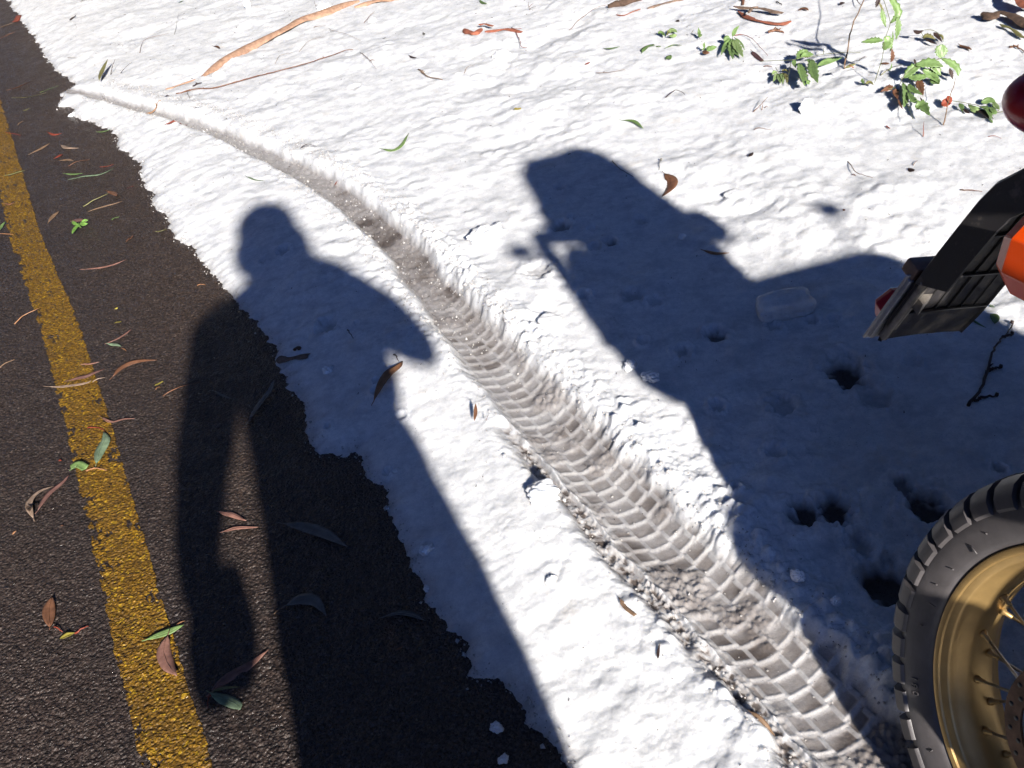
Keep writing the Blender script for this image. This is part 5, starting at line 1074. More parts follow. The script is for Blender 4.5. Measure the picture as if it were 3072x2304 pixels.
def wheel(parent, x, z, R=.336, rim_r=.246, name='rear_wheel', halfw=.066, nl=45):
    hs = halfw / .066; dr = R - .336; 
    mb = MB()
    # rim: flanges with rounded lips, sloping inner faces, drop centre
    half = [(rim_r + .000, .0530), (rim_r - .002, .0555), (rim_r - .0065, .0562), (rim_r - .010, .0548), (rim_r - .0115, .0520), (rim_r - .0195, .0490), (rim_r - .0212, .0474), (rim_r - .0225, .0440), (rim_r - .0265, .0350), (rim_r - .0330, .0255), (rim_r - .0365, .0160), (rim_r - .0375, .006)]
    prof = [(r, l * hs) for r, l in half] + [(r, -l * hs) for r, l in half[::-1]]
    prof += [(rim_r - .030, -.02 * hs), (rim_r - .012, -.045 * hs), (rim_r - .003, -.050 * hs), (rim_r - .003, .050 * hs), (rim_r - .012, .045 * hs), (rim_r - .030, .02 * hs)]
    mb.revolve(prof, 160, closed=True)
    rim = mb.build(name, M_GOLD, parent); rim.location = (x, 0, z); autosmooth(rim, 40)
    # tyre carcass
    mb = MB()
    hp = [(rim_r - .003, .0490), (rim_r + .0015, .0535), (rim_r + .004, .0570), (rim_r + .0085, .0600), (rim_r + .018 + dr * .3, .0634), (rim_r + .030 + dr * .4, .0655), (.288 + dr, .0662), (.296 + dr, .0645), (.306 + dr, .0585), (.315 + dr, .046), (.321 + dr, .028), (.3235 + dr, .012)]
    hp = [(r, l * hs) for r, l in hp]
    prof = hp + [(r, -l) for r, l in hp[::-1]] + [(rim_r + .004, -.048 * hs), (rim_r + .03, -.056 * hs), (.3 + dr, -.04 * hs), (.3 + dr, .04 * hs), (rim_r + .03, .056 * hs), (rim_r + .004, .048 * hs)]
    mb.revolve(prof, 200, closed=True)
    # knobs: shoulder blocks each side, two staggered rows on the crown
    def block(w0, w1, prof_out, prof_in, taper=.12):
        V = []
        nn = len(prof_out); segs = 3
        for j in range(segs + 1):
            w = w0 + (w1 - w0) * j / segs
            for (r, l) in prof_out: V.append((r, l, w))
            for (r, l) in prof_in[::-1]: V.append((r, l, w0 - (w1 - w0) * taper + (w1 - w0) * (1 + 2 * taper) * j / segs))
        m = 2 * nn; F = []
        for j in range(segs):
            for i in range(m): F.append((j * m + i, j * m + (i + 1) % m, (j + 1) * m + (i + 1) % m, (j + 1) * m + i))
        for i in range(nn - 1):
            F.append((i, m - 1 - i, m - 2 - i, i + 1)); b = segs * m; F.append((b + i, b + i + 1, b + m - 2 - i, b + m - 1 - i))
        mb.add([(r * cos(w), l, r * sin(w)) for r, l, w in V], F)
    pt = 2 * pi / nl
    for i in range(nl):
        for sgn in (1, -1):
            w0 = i * pt + (0 if sgn > 0 else pt * .5); po = [(.2900, .0668), (.2935, .0700), (.3080, .0690), (.3215, .0600), (.3305, .0440), (.3330, .0290)]
            pi_ = [(.2890, .0640), (.2930, .0630), (.3020, .0590), (.3100, .0500), (.3160, .0400), (.3190, .0280)]
            # blocks are swept a little, as on the photographed tyre
            block(w0, w0 + pt * .70, [(r + dr, l * hs * sgn) for r, l in po], [(r + dr, l * hs * sgn) for r, l in pi_], .09)
        for k, (a, b) in enumerate(((-.024, -.002), (.002, .024))):
            w0 = i * pt + pt * (.25 + .5 * k)
            block(w0, w0 + pt * .62, [(.3345 + dr, a * hs), (.3360 + dr, (a + b) / 2 * hs), (.3345 + dr, b * hs)], [(.320 + dr, (a - .001) * hs), (.3215 + dr, (a + b) / 2 * hs), (.320 + dr, (b + .001) * hs)], .08)
    ty = mb.build('tyre', M_TYRE, rim); autosmooth(ty, 32)
    # hub, spokes, nipples
    mb = MB(); mb.revolve([(.0, .070), (.018, .070), (.018, .058), (.040, .050), (.046, .046), (.046, .038), (.028, .032), (.026, -.032), (.046, -.038), (.046, -.046), (.040, -.05), (.0, -.05)], 48)
    autosmooth(mb.build('hub', M_STEEL, rim), 40)
    nsp = 36
    for i in range(nsp):
        side = 1 if i % 2 else -1; w = 2 * pi * (i + .5) / nsp; cross = (1 if (i // 2) % 2 else -1) * .62
        rr_ = rim_r - .0385; p1 = Vector((rr_ * cos(w), side * .010, rr_ * sin(w))); p0 = Vector((.043 * cos(w + cross), side * .042, .043 * sin(w + cross)))
        d = (p0 - p1).normalized()
        mb = MB(); mb.tube([p1, p0], .0021, 6); sp = mb.build('spoke', M_STEEL, rim)
        mb = MB(); mb.tube([p1 - d * .004, p1 + d * .002, p1 + d * .004, p1 + d * .015], [.0058, .0056, .0036, .0032], 10); mb.build('spoke_nipple', M_GOLD, sp)
    return rim
rw = wheel(bike, 0, 0)
# small raised size marks and mould lines on the right sidewall
def ellip(name, c, r, mat, parent, n=3, rot=0):
    bm = bmesh.new(); bmesh.ops.create_icosphere(bm, subdivisions=n, radius=1)
    for v in bm.verts: v.co = Vector((v.co.x * r[0], v.co.y * r[1], v.co.z * r[2])) + Vector(c)
    m_ = bpy.data.meshes.new(name); bm.to_mesh(m_); bm.free(); m_.materials.append(mat); m_.polygons.foreach_set('use_smooth', [True] * len(m_.polygons)); o = bpy.data.objects.new(name, m_); COL.objects.link(o); o.parent = parent; return o
def text_mesh(name, s, size, mat, parent, extr=.0006):
    cu = bpy.data.curves.new(name, 'FONT'); cu.body = s; cu.size = size; cu.extrude = extr; cu.align_x = 'CENTER'; cu.align_y = 'CENTER'; cu.resolution_u = 2
    ob = bpy.data.objects.new(name, cu); COL.objects.link(ob); dg = bpy.context.evaluated_depsgraph_get(); me = bpy.data.meshes.new_from_object(ob.evaluated_get(dg)); bpy.data.objects.remove(ob)
    me.materials.clear(); me.materials.append(mat); o = bpy.data.objects.new(name, me); COL.objects.link(o); o.parent = parent; return o
def sidewall(ang, r, lat):
    # frame on the right sidewall: radial outwards, tangential, outward normal (-y)
    ra = Vector((cos(ang), 0, sin(ang))); no = Vector((0, -1, 0)); ta = no.cross(ra)
    return ra, ta, no, ra * r + no * lat
ra, ta, no, p = sidewall(pi + .52, .271, .0652)
for k, ch in enumerate('180'):
    a_ = pi + .47 + .040 * k; ra, ta, no, p = sidewall(a_, .270, .0655)
    o = text_mesh('raised_digit', ch, .017, M_TYRE, rw, .0009)
    o.matrix_local = Matrix(((*(-ta)[:1], 0, 0, 0), (0, 1, 0, 0), (0, 0, 1, 0), (0, 0, 0, 1))) if False else Matrix((ra.cross(no) * -1, ra, no)).transposed().to_4x4().copy()
    mm = Matrix((ra.cross(no) * -1 * -1, ra, no)).transposed(); mm = Matrix((ra.cross(no), ra, no)).transposed().to_4x4(); mm.translation = p; o.matrix_local = mm
for a_, r0, r1 in ((pi - .50, .254, .268), (pi - .02, .252, .262), (pi - .30, .258, .261), (pi - .62, .270, .273), (pi + .14, .262, .266), (pi - .14, .264, .268), (pi + .85, .262, .268)):
    A_ = sidewall(a_, r0, .0648); B_ = sidewall(a_ + .006, r1, .0662); mb = MB(); mb.tube([A_[3], B_[3]], .0011, 5); mb.build('sidewall_mark', M_TYRE, rw)

# brake disc and carrier on the right
mb = MB(); cl = -.074
mb.revolve([(.102, cl - .0022), (.102, cl + .0022), (.078, cl + .0022), (.078, cl - .0022)], 96, closed=True)
for k in range(6):
    a_ = k * pi / 3; mb.box(Vector((cos(a_) * .062, cl, sin(a_) * .062)), (.026, .002, .009), Matrix.Rotation(-a_, 3, 'Y'))
mb.revolve([(.045, cl - .003), (.045, cl + .003), (.02, cl + .003), (.02, cl - .003)], 40, closed=True)
disc = mb.build('brake_disc', M_RUST, rw); autosmooth(disc, 30)
mb = MB()
for k in range(18):
    for j in range(2):
        a_ = (k + j * .5) * pi / 9; r_ = .084 + .010 * j
        mb.tube([(cos(a_) * r_, cl - .0028, sin(a_) * r_), (cos(a_) * r_, cl + .0028, sin(a_) * r_)], .0034, 8)
mb.build('vent_hole', M_BLKM, disc)
# swing arm with aluminium axle ends
mb = MB()
mb.box((.34, -.106, -.030), (.30, .010, .022), bev=.005); mb.box((.34, .106, -.030), (.30, .010, .022), bev=.005)
mb.box((.50, 0, -.02), (.035, .11, .03), bev=.008)
swing = mb.build('swing_arm', M_BLKM, bike); autosmooth(swing)
mb = MB(); mb.box((.026, -.098, -.052), (.054, .009, .026), bev=.003); mb.box((.026, .098, -.052), (.054, .009, .026), bev=.003)
mb.tube([(.02, -.112, -.03), (.02, .112, -.03)], .010, 16)
ax = mb.build('axle_block', M_ALU, swing); autosmooth(ax)
mb = MB(); mb.box((.075, -.086, .095), (.040, .018, .026), Matrix.Rotation(-.5, 3, 'Y'), bev=.006); mb.tube([(.09, -.095, .10), (.2, -.10, .06), (.4, -.105, .08)], .004, 8)
mb.build('brake_caliper', M_BLKM, bike)

# rear mudguard / plate carrier: a ribbed channel open towards the wheel
ST = [(-.235, .655), (-.285, .640), (-.335, .612), (-.368, .583), (-.386, .553), (-.412, .495), (-.438, .434), (-.460, .378), (-.474, .345), (-.486, .312)]
def sta(t):
    k = min(int(t), len(ST) - 2); f = t - k; a, b = ST[k], ST[k + 1]
    return Vector((a[0] + (b[0] - a[0]) * f, 0, a[1] + (b[1] - a[1]) * f))
def sdir(t): 
    a = sta(max(0, t - .6)); b = sta(min(len(ST) - 1.001, t + .6)); d = (b - a).normalized(); return d, Vector((-d.z, 0, d.x)) * (1 if -d.z > 0 else -1)   # tangent and forward/inner normal
fender = None
mb = MB(); K = 37; TH = .004
HWD = .088
def fl(t):    # depth of the side flange
    return .046 * min(1, max(0, (6.25 - t) / .5)) + .004
V = []; rows = []
for i in range(K):
    t = i / (K - 1) * (len(ST) - 1.002); c = sta(t); d, nn = sdir(t); w = HWD * (1 - .10 * max(0, (t - 8) / 1.0))
    f_ = fl(t)
    sec = [c + Vector((0, -w, 0)) + nn * f_, c + Vector((0, -w, 0)) + nn * .004, c + Vector((0, -w * .94, 0)), c + Vector((0, -w * .5, 0)) - nn * .002, c - nn * .003, c + Vector((0, w * .5, 0)) - nn * .002, c + Vector((0, w * .94, 0)), c + Vector((0, w, 0)) + nn * .004, c + Vector((0, w, 0)) + nn * f_]
    ins = [c + Vector((0, -w + TH, 0)) + nn * f_, c + Vector((0, -w + TH, 0)) + nn * (.004 + TH), c + Vector((0, -w * .92, 0)) + nn * TH, c + Vector((0, -w * .5, 0)) + nn * (TH - .002), c + nn * (TH - .003), c + Vector((0, w * .5, 0)) + nn * (TH - .002), c + Vector((0, w * .92, 0)) + nn * TH, c + Vector((0, w - TH, 0)) + nn * (.004 + TH), c + Vector((0, w - TH, 0)) + nn * f_]
    V += sec + ins[::-1]
m = 18; F = []
for i in range(K - 1):
    for j in range(m): F.append((i * m + j, i * m + (j + 1) % m, (i + 1) * m + (j + 1) % m, (i + 1) * m + j))
for b in (0, (K - 1) * m):
    for j in range(8): F.append((b + j, b + j + 1, b + 16 - j, b + 17 - j))
mb.add(V, F)
fender = mb.build('rear_mudguard', M_DIRTP, bike); autosmooth(fender, 30)
# ribs on the inside
for t in (2.3, 3.7, 4.95, 6.1, 7.4):
    c = sta(t); d, nn = sdir(t); mb = MB(); R_ = Matrix((d, Vector((0, 1, 0)), nn)).transposed()
    hgt = .006
    mb.box(c + nn * (hgt * .5 + .002), (.0011, HWD - .006, hgt * .5), R_); mb.build('cross_rib', M_BLKP, fender)
for y in (-.06, -.036, -.012, .012, .036, .06):
    mb = MB()
    n_ = 28; V = []
    for i in range(n_):
        t = 1.2 + i / (n_ - 1) * (7.4 - 1.2); c = sta(t); d, nn = sdir(t)
        for a, h_ in ((-.0009, .001), (.0009, .001), (.0006, .0045), (-.0006, .0045)): V.append(c + Vector((0, y + a, 0)) + nn * h_)
    mb.add(V, [(i * 4 + j, i * 4 + (j + 1) % 4, i * 4 + 4 + (j + 1) % 4, i * 4 + 4 + j) for i in range(n_ - 1) for j in range(4)]); mb.build('long_rib', M_BLKP, fender)
# return lip inside the right-hand flange where the plate is bolted
mb = MB()
M_GREYED = simple('weathered_grey_edge', (.15, .135, .12), .6, var=.4, scale=70)
V = []
for (t0, t1, y, h0, w_) in ((6.2, 8.7, -.080, .014, .0035), (6.2, 8.2, -.070, .011, .003)):
    n_ = 14; V = []
    for i in range(n_):
        t = t0 + (t1 - t0) * i / (n_ - 1); c = sta(t); d, nn = sdir(t)
        for a, h_ in ((-w_, .002), (w_, .002), (w_, h0), (-w_, h0)): V.append(c + Vector((0, y + a, 0)) + nn * h_)
    mb.add(V, [(i * 4 + j, i * 4 + (j + 1) % 4, i * 4 + 4 + (j + 1) % 4, i * 4 + 4 + j) for i in range(n_ - 1) for j in range(4)] + [(0, 1, 2, 3)])
c = sta(6.15); d, nn = sdir(6.15); mb.tube([c + Vector((0, -.088, 0)) + nn * .012, c + Vector((0, -.078, 0)) + nn * .016 - d * .004, c + Vector((0, -.066, 0)) + nn * .012], .0035, 8)
mb.build('bracket_lip', M_GREYED, fender)
for t, y in ((5.05, -.074), (6.95, -.060), (3.3, -.076)):
    c = sta(t); d, nn = sdir(t); mb = MB(); R_ = Matrix((d, Vector((0, 1, 0)), nn)).transposed()
    mb.add([c + Vector((0, y - .010, 0)) + nn * .003, c + Vector((0, y + .026, 0)) + nn * .003, c + Vector((0, y - .010, 0)) + nn * .026 - d * .001, c + Vector((0, y - .010, 0)) + nn * .003 - d * .018, c + Vector((0, y + .022, 0)) + nn * .003 - d * .016, c + Vector((0, y - .01, 0)) + nn * .022 - d * .018], [(0, 1, 2), (3, 5, 4), (0, 3, 4, 1), (1, 4, 5, 2), (2, 5, 3, 0)]); mb.build('gusset', M_GREYED, fender, smooth=False)
# number plate: thin sheet behind the lower half, seen edge-on
c0 = sta(6.3); c1 = sta(8.999); d = (c1 - c0).normalized(); nn = Vector((-d.z, 0, d.x)); nn = nn if nn.x > 0 else -nn
mb = MB(); cc = (c0 + c1) * .5 - nn * .009; R_ = Matrix((d, Vector((0, 1, 0)), nn)).transposed(); mb.box(cc, ((c1 - c0).length * .5 + .006, .094, .0016), R_, bev=.001)
mb.box(cc + nn * .004 - Vector((0, .086, 0)), ((c1 - c0).length * .5, .004, .0035), R_, bev=.0008)
plate = mb.build('number_plate', M_ALU, fender); plate.data.materials[0] = simple('plate_aluminium', (.34, .34, .35), .5, metal=.35, var=.2)
for y in (-.05, .05):
    mb = MB(); mb.tube([cc + Vector((0, y, 0)) - nn * .004, cc + Vector((0, y, 0)) + nn * .004], .005, 8); mb.build('bolt', M_STEEL, plate)
# plate lamp: small dull brown lens box on the outer face above the plate
c = sta(6.05); d, nn = sdir(6.05); mb = MB(); R_ = Matrix((d, Vector((0, 1, 0)), nn)).transposed()
mb.box(c - nn * .016 + d * .006 + Vector((0, -.060, 0)), (.011, .028, .013), R_, bev=.004)
mb.box(c - nn * .015 + d * .017 + Vector((0, -.060, 0)), (.003, .022, .010), R_, bev=.002)
o = mb.build('plate_lamp', simple('smoky_lens', (.17, .11, .085), .3, var=.25), fender); autosmooth(o)
def octa_lens(name, mat, centre, rx, ry, depth, axis, parent, label=None, rot=0, n=8, taper=.78):
    ax_ = Vector(axis).normalized(); a = ax_.cross(Vector((0, 1, 0))); a = a.normalized() if a.length > .1 else Vector((1, 0, 0)); b = ax_.cross(a)
    mb = MB(); V = []
    for k, (u, s) in enumerate(((0, .90), (.12, 1.0), (.72, .97), (1.0, taper))):
        for j in range(n):
            w = 2 * pi * (j + .5) / n + rot; V.append(Vector(centre) + ax_ * depth * u + (a * cos(w) * rx + b * sin(w) * ry) * s)
    F = [(i * n + j, i * n + (j + 1) % n, (i + 1) * n + (j + 1) % n, (i + 1) * n + j) for i in range(3) for j in range(n)] + [tuple(range(n - 1, -1, -1)), tuple(range(3 * n, 4 * n))]
    mb.add(V, F); o = mb.build(name, mat, parent, smooth=False); recalc(o)
    bv = o.modifiers.new('bevel', 'BEVEL'); bv.width = .0018; bv.segments = 2; bv.limit_method = 'ANGLE'
    if label: o['label'] = label
    return o
# indicators on rubber stalks either side (right one glows in the sun)
for sgn, lab in ((-1, 'sunlit orange-red octagonal lens'), (1, None)):
    cpt = Vector((-.228, sgn * .143, .548))
    st_ = MB(); st_.tube([(-.235, sgn * .06, .585), (-.232, sgn * .10, .57), (-.222, sgn * .135, .552)], [.012, .010, .012], 10); stalk = st_.build('indicator', M_BLKP, bike)
    octa_lens('lens', M_ORANGE, cpt + Vector((.034, 0, 0)), .052, .046, .062, (-1, 0, -.05), stalk, lab)
mb = MB(); mb.box((0, -.208, .567), (.012, .046, .037), bev=.005); mb.build('shadow_filler', M_BLKM, bike)  # added block that closes a gap of light in the bike's shadow
mb = MB(); mb.box((0, -.205, .744), (.012, .048, .040), bev=.005); mb.build('shadow_filler', M_BLKM, bike)  # second added block, fills the light gap above the lens shadow
# red reflector on the outer face of the plate carrier
c = sta(7.8); d, nn = sdir(7.8)
octa_lens('rear_reflector', M_DRED, c - nn * .012 + Vector((0, -.058, 0)), .030, .030, .024, -nn, fender, 'dark red six-sided reflector', n=6, taper=.85)
# tail lamp
ellip('tail_lamp', (-.374, 0, .676), (.056, .094, .046), M_DRED, bike, 4)
mb = MB(); mb.box((-.30, 0, .690), (.05, .060, .03), Matrix.Rotation(-.30, 3, 'Y'), bev=.012); mb.box((-.26, 0, .645), (.08, .06, .016), Matrix.Rotation(-.2, 3, 'Y'), bev=.006); autosmooth(mb.build('tail_housing', M_BLKP, bike))

# the bodywork ahead of the wheel (outside the picture, it throws the long shadow)
def loft(sections, n=20, sq=2.6):
    """sections: (centre, half width y, half height z, x) super-ellipses along x"""
    V = []; F = []
    for (x, y, z, hy, hz) in sections:
        for j in range(n):
            w = 2 * pi * j / n; cx_ = abs(cos(w)) ** (2 / sq) * (1 if cos(w) > 0 else -1); sx_ = abs(sin(w)) ** (2 / sq) * (1 if sin(w) > 0 else -1)
            V.append((x, y + hy * cx_, z + hz * sx_))
    k = len(sections)
    F = [(i * n + j, i * n + (j + 1) % n, (i + 1) * n + (j + 1) % n, (i + 1) * n + j) for i in range(k - 1) for j in range(n)] + [tuple(range(n)), tuple(range((k - 1) * n, k * n))]
    return V, F
mb = MB(); mb.add(*loft([(-.16, 0, .70, .06, .02), (-.05, 0, .705, .10, .03), (.15, 0, .69, .13, .045), (.40, 0, .645, .14, .05), (.60, 0, .60, .10, .05), (.72, 0, .63, .06, .04)])); recalc(mb.build('seat', M_FAB, bike))
mb = MB(); mb.add(*loft([(.62, 0, .60, .08, .10), (.72, 0, .66, .15, .14), (.88, 0, .70, .19, .16), (1.02, 0, .70, .18, .15), (1.12, 0, .68, .10, .10)])); recalc(mb.build('fuel_tank', M_REDP, bike))
mb = MB(); mb.add(*loft([(.45, 0, .16, .12, .12), (.60, 0, .20, .17, .20), (.85, 0, .20, .18, .22), (1.0, 0, .22, .13, .16)], sq=4)); mb.revolve([(.0, .20), (.09, .20), (.10, .17), (.10, -.17), (.09, -.20), (0, -.2)], 32, centre=(.68, 0, .12)); recalc(mb.build('engine', M_ALU, bike))
mb = MB()
for sy in (-1, 1):
    mb.tube([(-.26, sy * .06, .62), (.1, sy * .10, .60), (.5, sy * .12, .50), (.56, sy * .11, .0)], .013, 10); mb.tube([(.1, sy * .11, .60), (.45, sy * .12, .05)], .011, 10)
    mb.tube([(1.18, sy * .05, .70), (.9, sy * .1, .45), (.56, sy * .11, .10)], .018, 10)
mb.build('frame', M_BLKM, bike)
mb = MB(); MP = [W2B(q) for q in ((.562, .50, .445), (.568, .46, .462), (.640, .10, .655), (.66, .02, .69))]; mb.tube(MP, [.058, .070, .070, .03], 24); mf = mb.build('muffler', M_STEEL, bike)
mb = MB(); mb.tube([MP[-1], (.78, -.15, .06), (.82, -.12, -.02), (1.0, -.05, .02), (1.0, 0, .15)], .020, 12); mb.build('header_pipe', M_STEEL, mf)
fw = wheel(bike, 1.47, .0, R=.345, rim_r=.275, name='front_wheel', halfw=.046, nl=54)
mb = MB()
for sy in (-1, 1): mb.tube([(1.47, sy * .10, 0), (1.32, sy * .10, .42)], .027, 14); mb.tube([(1.32, sy * .10, .42), (1.20, sy * .10, .80)], .021, 14)
mb.box((1.31, 0, .46), (.05, .13, .02), bev=.006); mb.box((1.22, 0, .76), (.05, .13, .018), bev=.006); mb.build('front_fork', M_BLKM, bike)
mb = MB(); V = []
for i in range(13):
    w = radians(20 + i * 10.5); 
    for y in (-.07, -.04, 0, .04, .07): V.append((1.47 + .40 * cos(w), y, .02 + .40 * sin(w) + .012 * (1 - abs(y) / .07)))
mb.add(V, [(i * 5 + j, i * 5 + j + 1, (i + 1) * 5 + j + 1, (i + 1) * 5 + j) for i in range(12) for j in range(4)]); o = mb.build('front_mudguard', M_REDP, bike); sm = o.modifiers.new('s', 'SOLIDIFY'); sm.thickness = .004
mb = MB(); mb.add(*loft([(1.16, 0, .78, .10, .10), (1.26, 0, .78, .12, .12), (1.34, 0, .76, .09, .09)], sq=3)); recalc(mb.build('headlamp_fairing', M_BLKP, bike))
mb = MB(); mb.tube([(1.02, -.38, .885), (1.06, -.22, .90), (1.12, -.08, .86), (1.12, .08, .86), (1.06, .22, .90), (1.02, .38, .885)], .011, 10)
bar = mb.build('handlebar', M_BLKM, bike)
for sy in (-1, 1):
    mb = MB(); mb.tube([(1.03, sy * .28, .893), (1.015, sy * .41, .883)], .018, 12); mb.build('grip', M_BLKP, bar)
# side stand, pegs, rack
mb = MB(); mb.tube([(.62, .12, -.02), (.66, .28, -.235)], .012, 10); mb.box((.665, .29, -.245), (.03, .02, .004)); mb.build('side_stand', M_BLKM, bike)
mb = MB()
for sy in (-1, 1): mb.tube([(.42, sy * .10, .12), (.42, sy * .21, .12)], .012, 8)
mb.build('foot_peg', M_BLKM, bike)

# luggage rests on the machine: things of their own, in world space
def bag(name, secs, mat, label, cat, n=28, sq=3.2, wr=.012, seed=1, parts=None):
    """secs: (z, x0, x1, y0, y1) horizontal slices from bottom to top, world space"""
    V = []; x0 = (secs[0][1] + secs[0][2]) / 2; y0 = (secs[0][3] + secs[0][4]) / 2; z0 = secs[0][0]; 
    ss = []
    for a, b in zip(secs[:-1], secs[1:]):
        for k in range(4): ss.append([a[i] + (b[i] - a[i]) * k / 4 for i in range(5)])
    ss.append(list(secs[-1]))
    for z, xa, xb, ya, yb in ss:
        for j in range(n):
            w = 2 * pi * j / n; cx_ = abs(cos(w)) ** (2 / sq) * (1 if cos(w) > 0 else -1); sx_ = abs(sin(w)) ** (2 / sq) * (1 if sin(w) > 0 else -1)
            q = wr * float(vnoise(np.array([j * .6 + seed]), np.array([z * 14.]), seed)[0])
            V.append(((xa + xb) / 2 + ((xb - xa) / 2 + q) * cx_ - x0, (ya + yb) / 2 + ((yb - ya) / 2 + q) * sx_ - y0, z - z0))
    k = len(ss); F = [(i * n + j, i * n + (j + 1) % n, (i + 1) * n + (j + 1) % n, (i + 1) * n + j) for i in range(k - 1) for j in range(n)] + [tuple(range(n)), tuple(range((k - 1) * n, k * n))]
    root = empty(name, (x0, y0, z0)); tag(root, label, cat)
    o = mesh_obj('body', V, F, mat, root); recalc(o)
    for f in (.3, .7):    # straps around it
        mb = MB(); i0 = int(k * f) * n; pts = [Vector(V[i0 + j]) * 1.0 for j in range(n)]; c = sum(pts, Vector()) / n
        ring = [c + (p - c) * 1.02 for p in pts] + [c + (pts[0] - c) * 1.02]; mb.tube(ring, .010, 6, flat=.4); mb.build('strap', M_BLKP, root)
    return root
BAG = PACK
pk = bag('tall_backpack', BAG, M_FAB, 'tall black touring pack strapped upright on the motorcycle seat', 'backpack', seed=3, sq=5.5, wr=.030)
for q, r_ in (((1.065, .52, 1.065), (.05, .05, .062)),): ellip('side_pouch', Vector(q) - pk.location, r_, M_FAB, pk)
bag('left_pannier', PANL, M_FAB, 'wide black pannier bag on the far side of the motorcycle', 'pannier bag', seed=5, sq=5)
bag('right_saddlebag', PANR, M_FAB, 'small black saddlebag on the near side, with a column added for its shadow', 'saddlebag', seed=7, sq=4)
# mirrors (world positions of the heads follow the shadow they throw)
for (hx, hy, hz), rad_, lab in MIRRORS:
    mb = MB(); h_ = W2B((hx, hy, hz)); sgn = -1 if h_.y < 0 else 1; b_ = Vector((1.04, sgn * .24, .90))
    mb.tube([b_, b_.lerp(h_, .5) + Vector((.01, 0, .02)), h_], .0065, 8); o = mb.build('mirror', M_BLKM, bike)
    mb = MB(); R_ = BM.to_3x3().inverted(); V = []
    o2 = ellip('mirror_head', h_, (.018, rad_ * 1.1, rad_ * .85), M_BLKP, o)

# ------------------------------------------------------------------ the photographer, standing behind the camera
M_JACK = simple('dark_riding_jacket', (.035, .038, .048), .8, var=.3, scale=30, bstr=.5, bscale=350)
M_TROU = simple('dark_jeans', (.04, .05, .075), .85, var=.25, scale=60, bstr=.4, bscale=700)
M_SKIN = simple('skin', (.50, .29, .20), .5, var=.08, scale=40, bstr=.1)
M_HAIR = simple('knitted_beanie', (.06, .055, .06), .9, var=.3, scale=90, bstr=.8, bscale=260)
M_BOOT = simple('black_boot', (.02, .019, .018), .5, var=.2)
def skin_mesh(name, nodes, edges, mat, parent=None, sub=2, rootv=0, smooth=True):
    me = bpy.data.meshes.new(name); me.from_pydata([n[0] for n in nodes], edges, []); o = bpy.data.objects.new(name, me); COL.objects.link(o)
    md = o.modifiers.new('skin', 'SKIN'); md.use_smooth_shade = True
    for i, v in enumerate(me.skin_vertices[0].data):
        r = nodes[i][1]; v.radius = (r, r) if not hasattr(r, '__len__') else r; v.use_root = (i == rootv)
    sb = o.modifiers.new('sub', 'SUBSURF'); sb.levels = sub; sb.render_levels = sub
    dg = bpy.context.evaluated_depsgraph_get(); m2 = bpy.data.meshes.new_from_object(o.evaluated_get(dg)); bpy.data.objects.remove(o)
    m2.materials.clear(); m2.materials.append(mat); o = bpy.data.objects.new(name, m2); COL.objects.link(o)
    m2.polygons.foreach_set('use_smooth', [True] * len(m2.polygons))
    if parent: o.parent = parent
    return o
J = PERSON
names = list(J); nodes = [(Vector(J[k][0]), J[k][1]) for k in names]; ix = {k: i for i, k in enumerate(names)}
edges = [(ix[a], ix[b]) for a, b in BONES]
person = skin_mesh('person', nodes, edges, M_JACK, rootv=ix['pelvis'])
tag(person, 'person in dark jacket and jeans with a beanie, photographing their own shadow', 'person')
for v in person.data.vertices:      # a body is wider than deep
    c = v.co; f = sstep(.30, .5, c.z) * (1 - sstep(1.44, 1.56, c.z)) * (1 - sstep(.24, .30, abs(c.x + .11)))
    c.y = -.13 + (c.y + .12) * (1 - .42 * float(f))
_b = person.data; _P = np.array([v.co[:] for v in _b.vertices]); _n = fbm(_P[:, 0] + _P[:, 1], _P[:, 2], 9, 3, 401) * .010 + fbm(_P[:, 0] - _P[:, 1], _P[:, 2] * .6, 4, 2, 402) * .012
for v, q in zip(_b.vertices, _n):      # folds of the clothes
    if v.co.z < 1.52 and (v.co - Vector(J['r_hand'][0])).length > .12: v.co += v.normal * float(q)
# fingers, curled round the camera (right) and hanging relaxed (left), joined to the same body mesh
def fingers(palm, dirs, root_off, lens, rad=.0085):
    obs = []
    for (o0, d1, d2), L in zip(dirs, lens):
        p0 = Vector(palm) + Vector(o0); p1 = p0 + Vector(d1).normalized() * L * .45; p2 = p1 + (Vector(d1).normalized() * .45 + Vector(d2).normalized() * .55).normalized() * L * .32; p3 = p2 + Vector(d2).normalized() * L * .23
        obs.append(skin_mesh('finger', [(p0 - Vector(d1).normalized() * .02, rad), (p0, rad), (p1, rad * .95), (p2, rad * .85), (p3, rad * .7)], [(0, 1), (1, 2), (2, 3), (3, 4)], M_SKIN, sub=1))
    return obs
rh = Vector(J['r_hand'][0]); lh = Vector(J['l_hand'][0])
fo = fingers(rh, [((-.005, .004, .028), (-.8, .7, .15), (-1, .05, 0)), ((-.005, .006, .010), (-.8, .7, .05), (-1, .0, 0)), ((-.005, .006, -.008), (-.8, .7, 0), (-1, .0, 0)), ((-.005, .004, -.024), (-.8, .7, -.0), (-1, .0, 0)), ((-.01, -.01, .020), (-.8, .0, .5), (-.9, .2, -.2))], 0, (.066, .070, .066, .055, .05))
fo += fingers(lh, [((-.022, .01, -.03), (.0, .2, -1), (.35, .3, -1)), ((-.004, .012, -.035), (.0, .2, -1), (.35, .3, -1)), ((.014, .010, -.033), (.05, .15, -1), (.3, .2, -1)), ((.030, .006, -.025), (.1, .1, -1), (.3, .2, -1)), ((-.03, .02, .0), (-.3, .6, -.8), (.1, .4, -1))], 0, (.075, .082, .078, .06, .06))
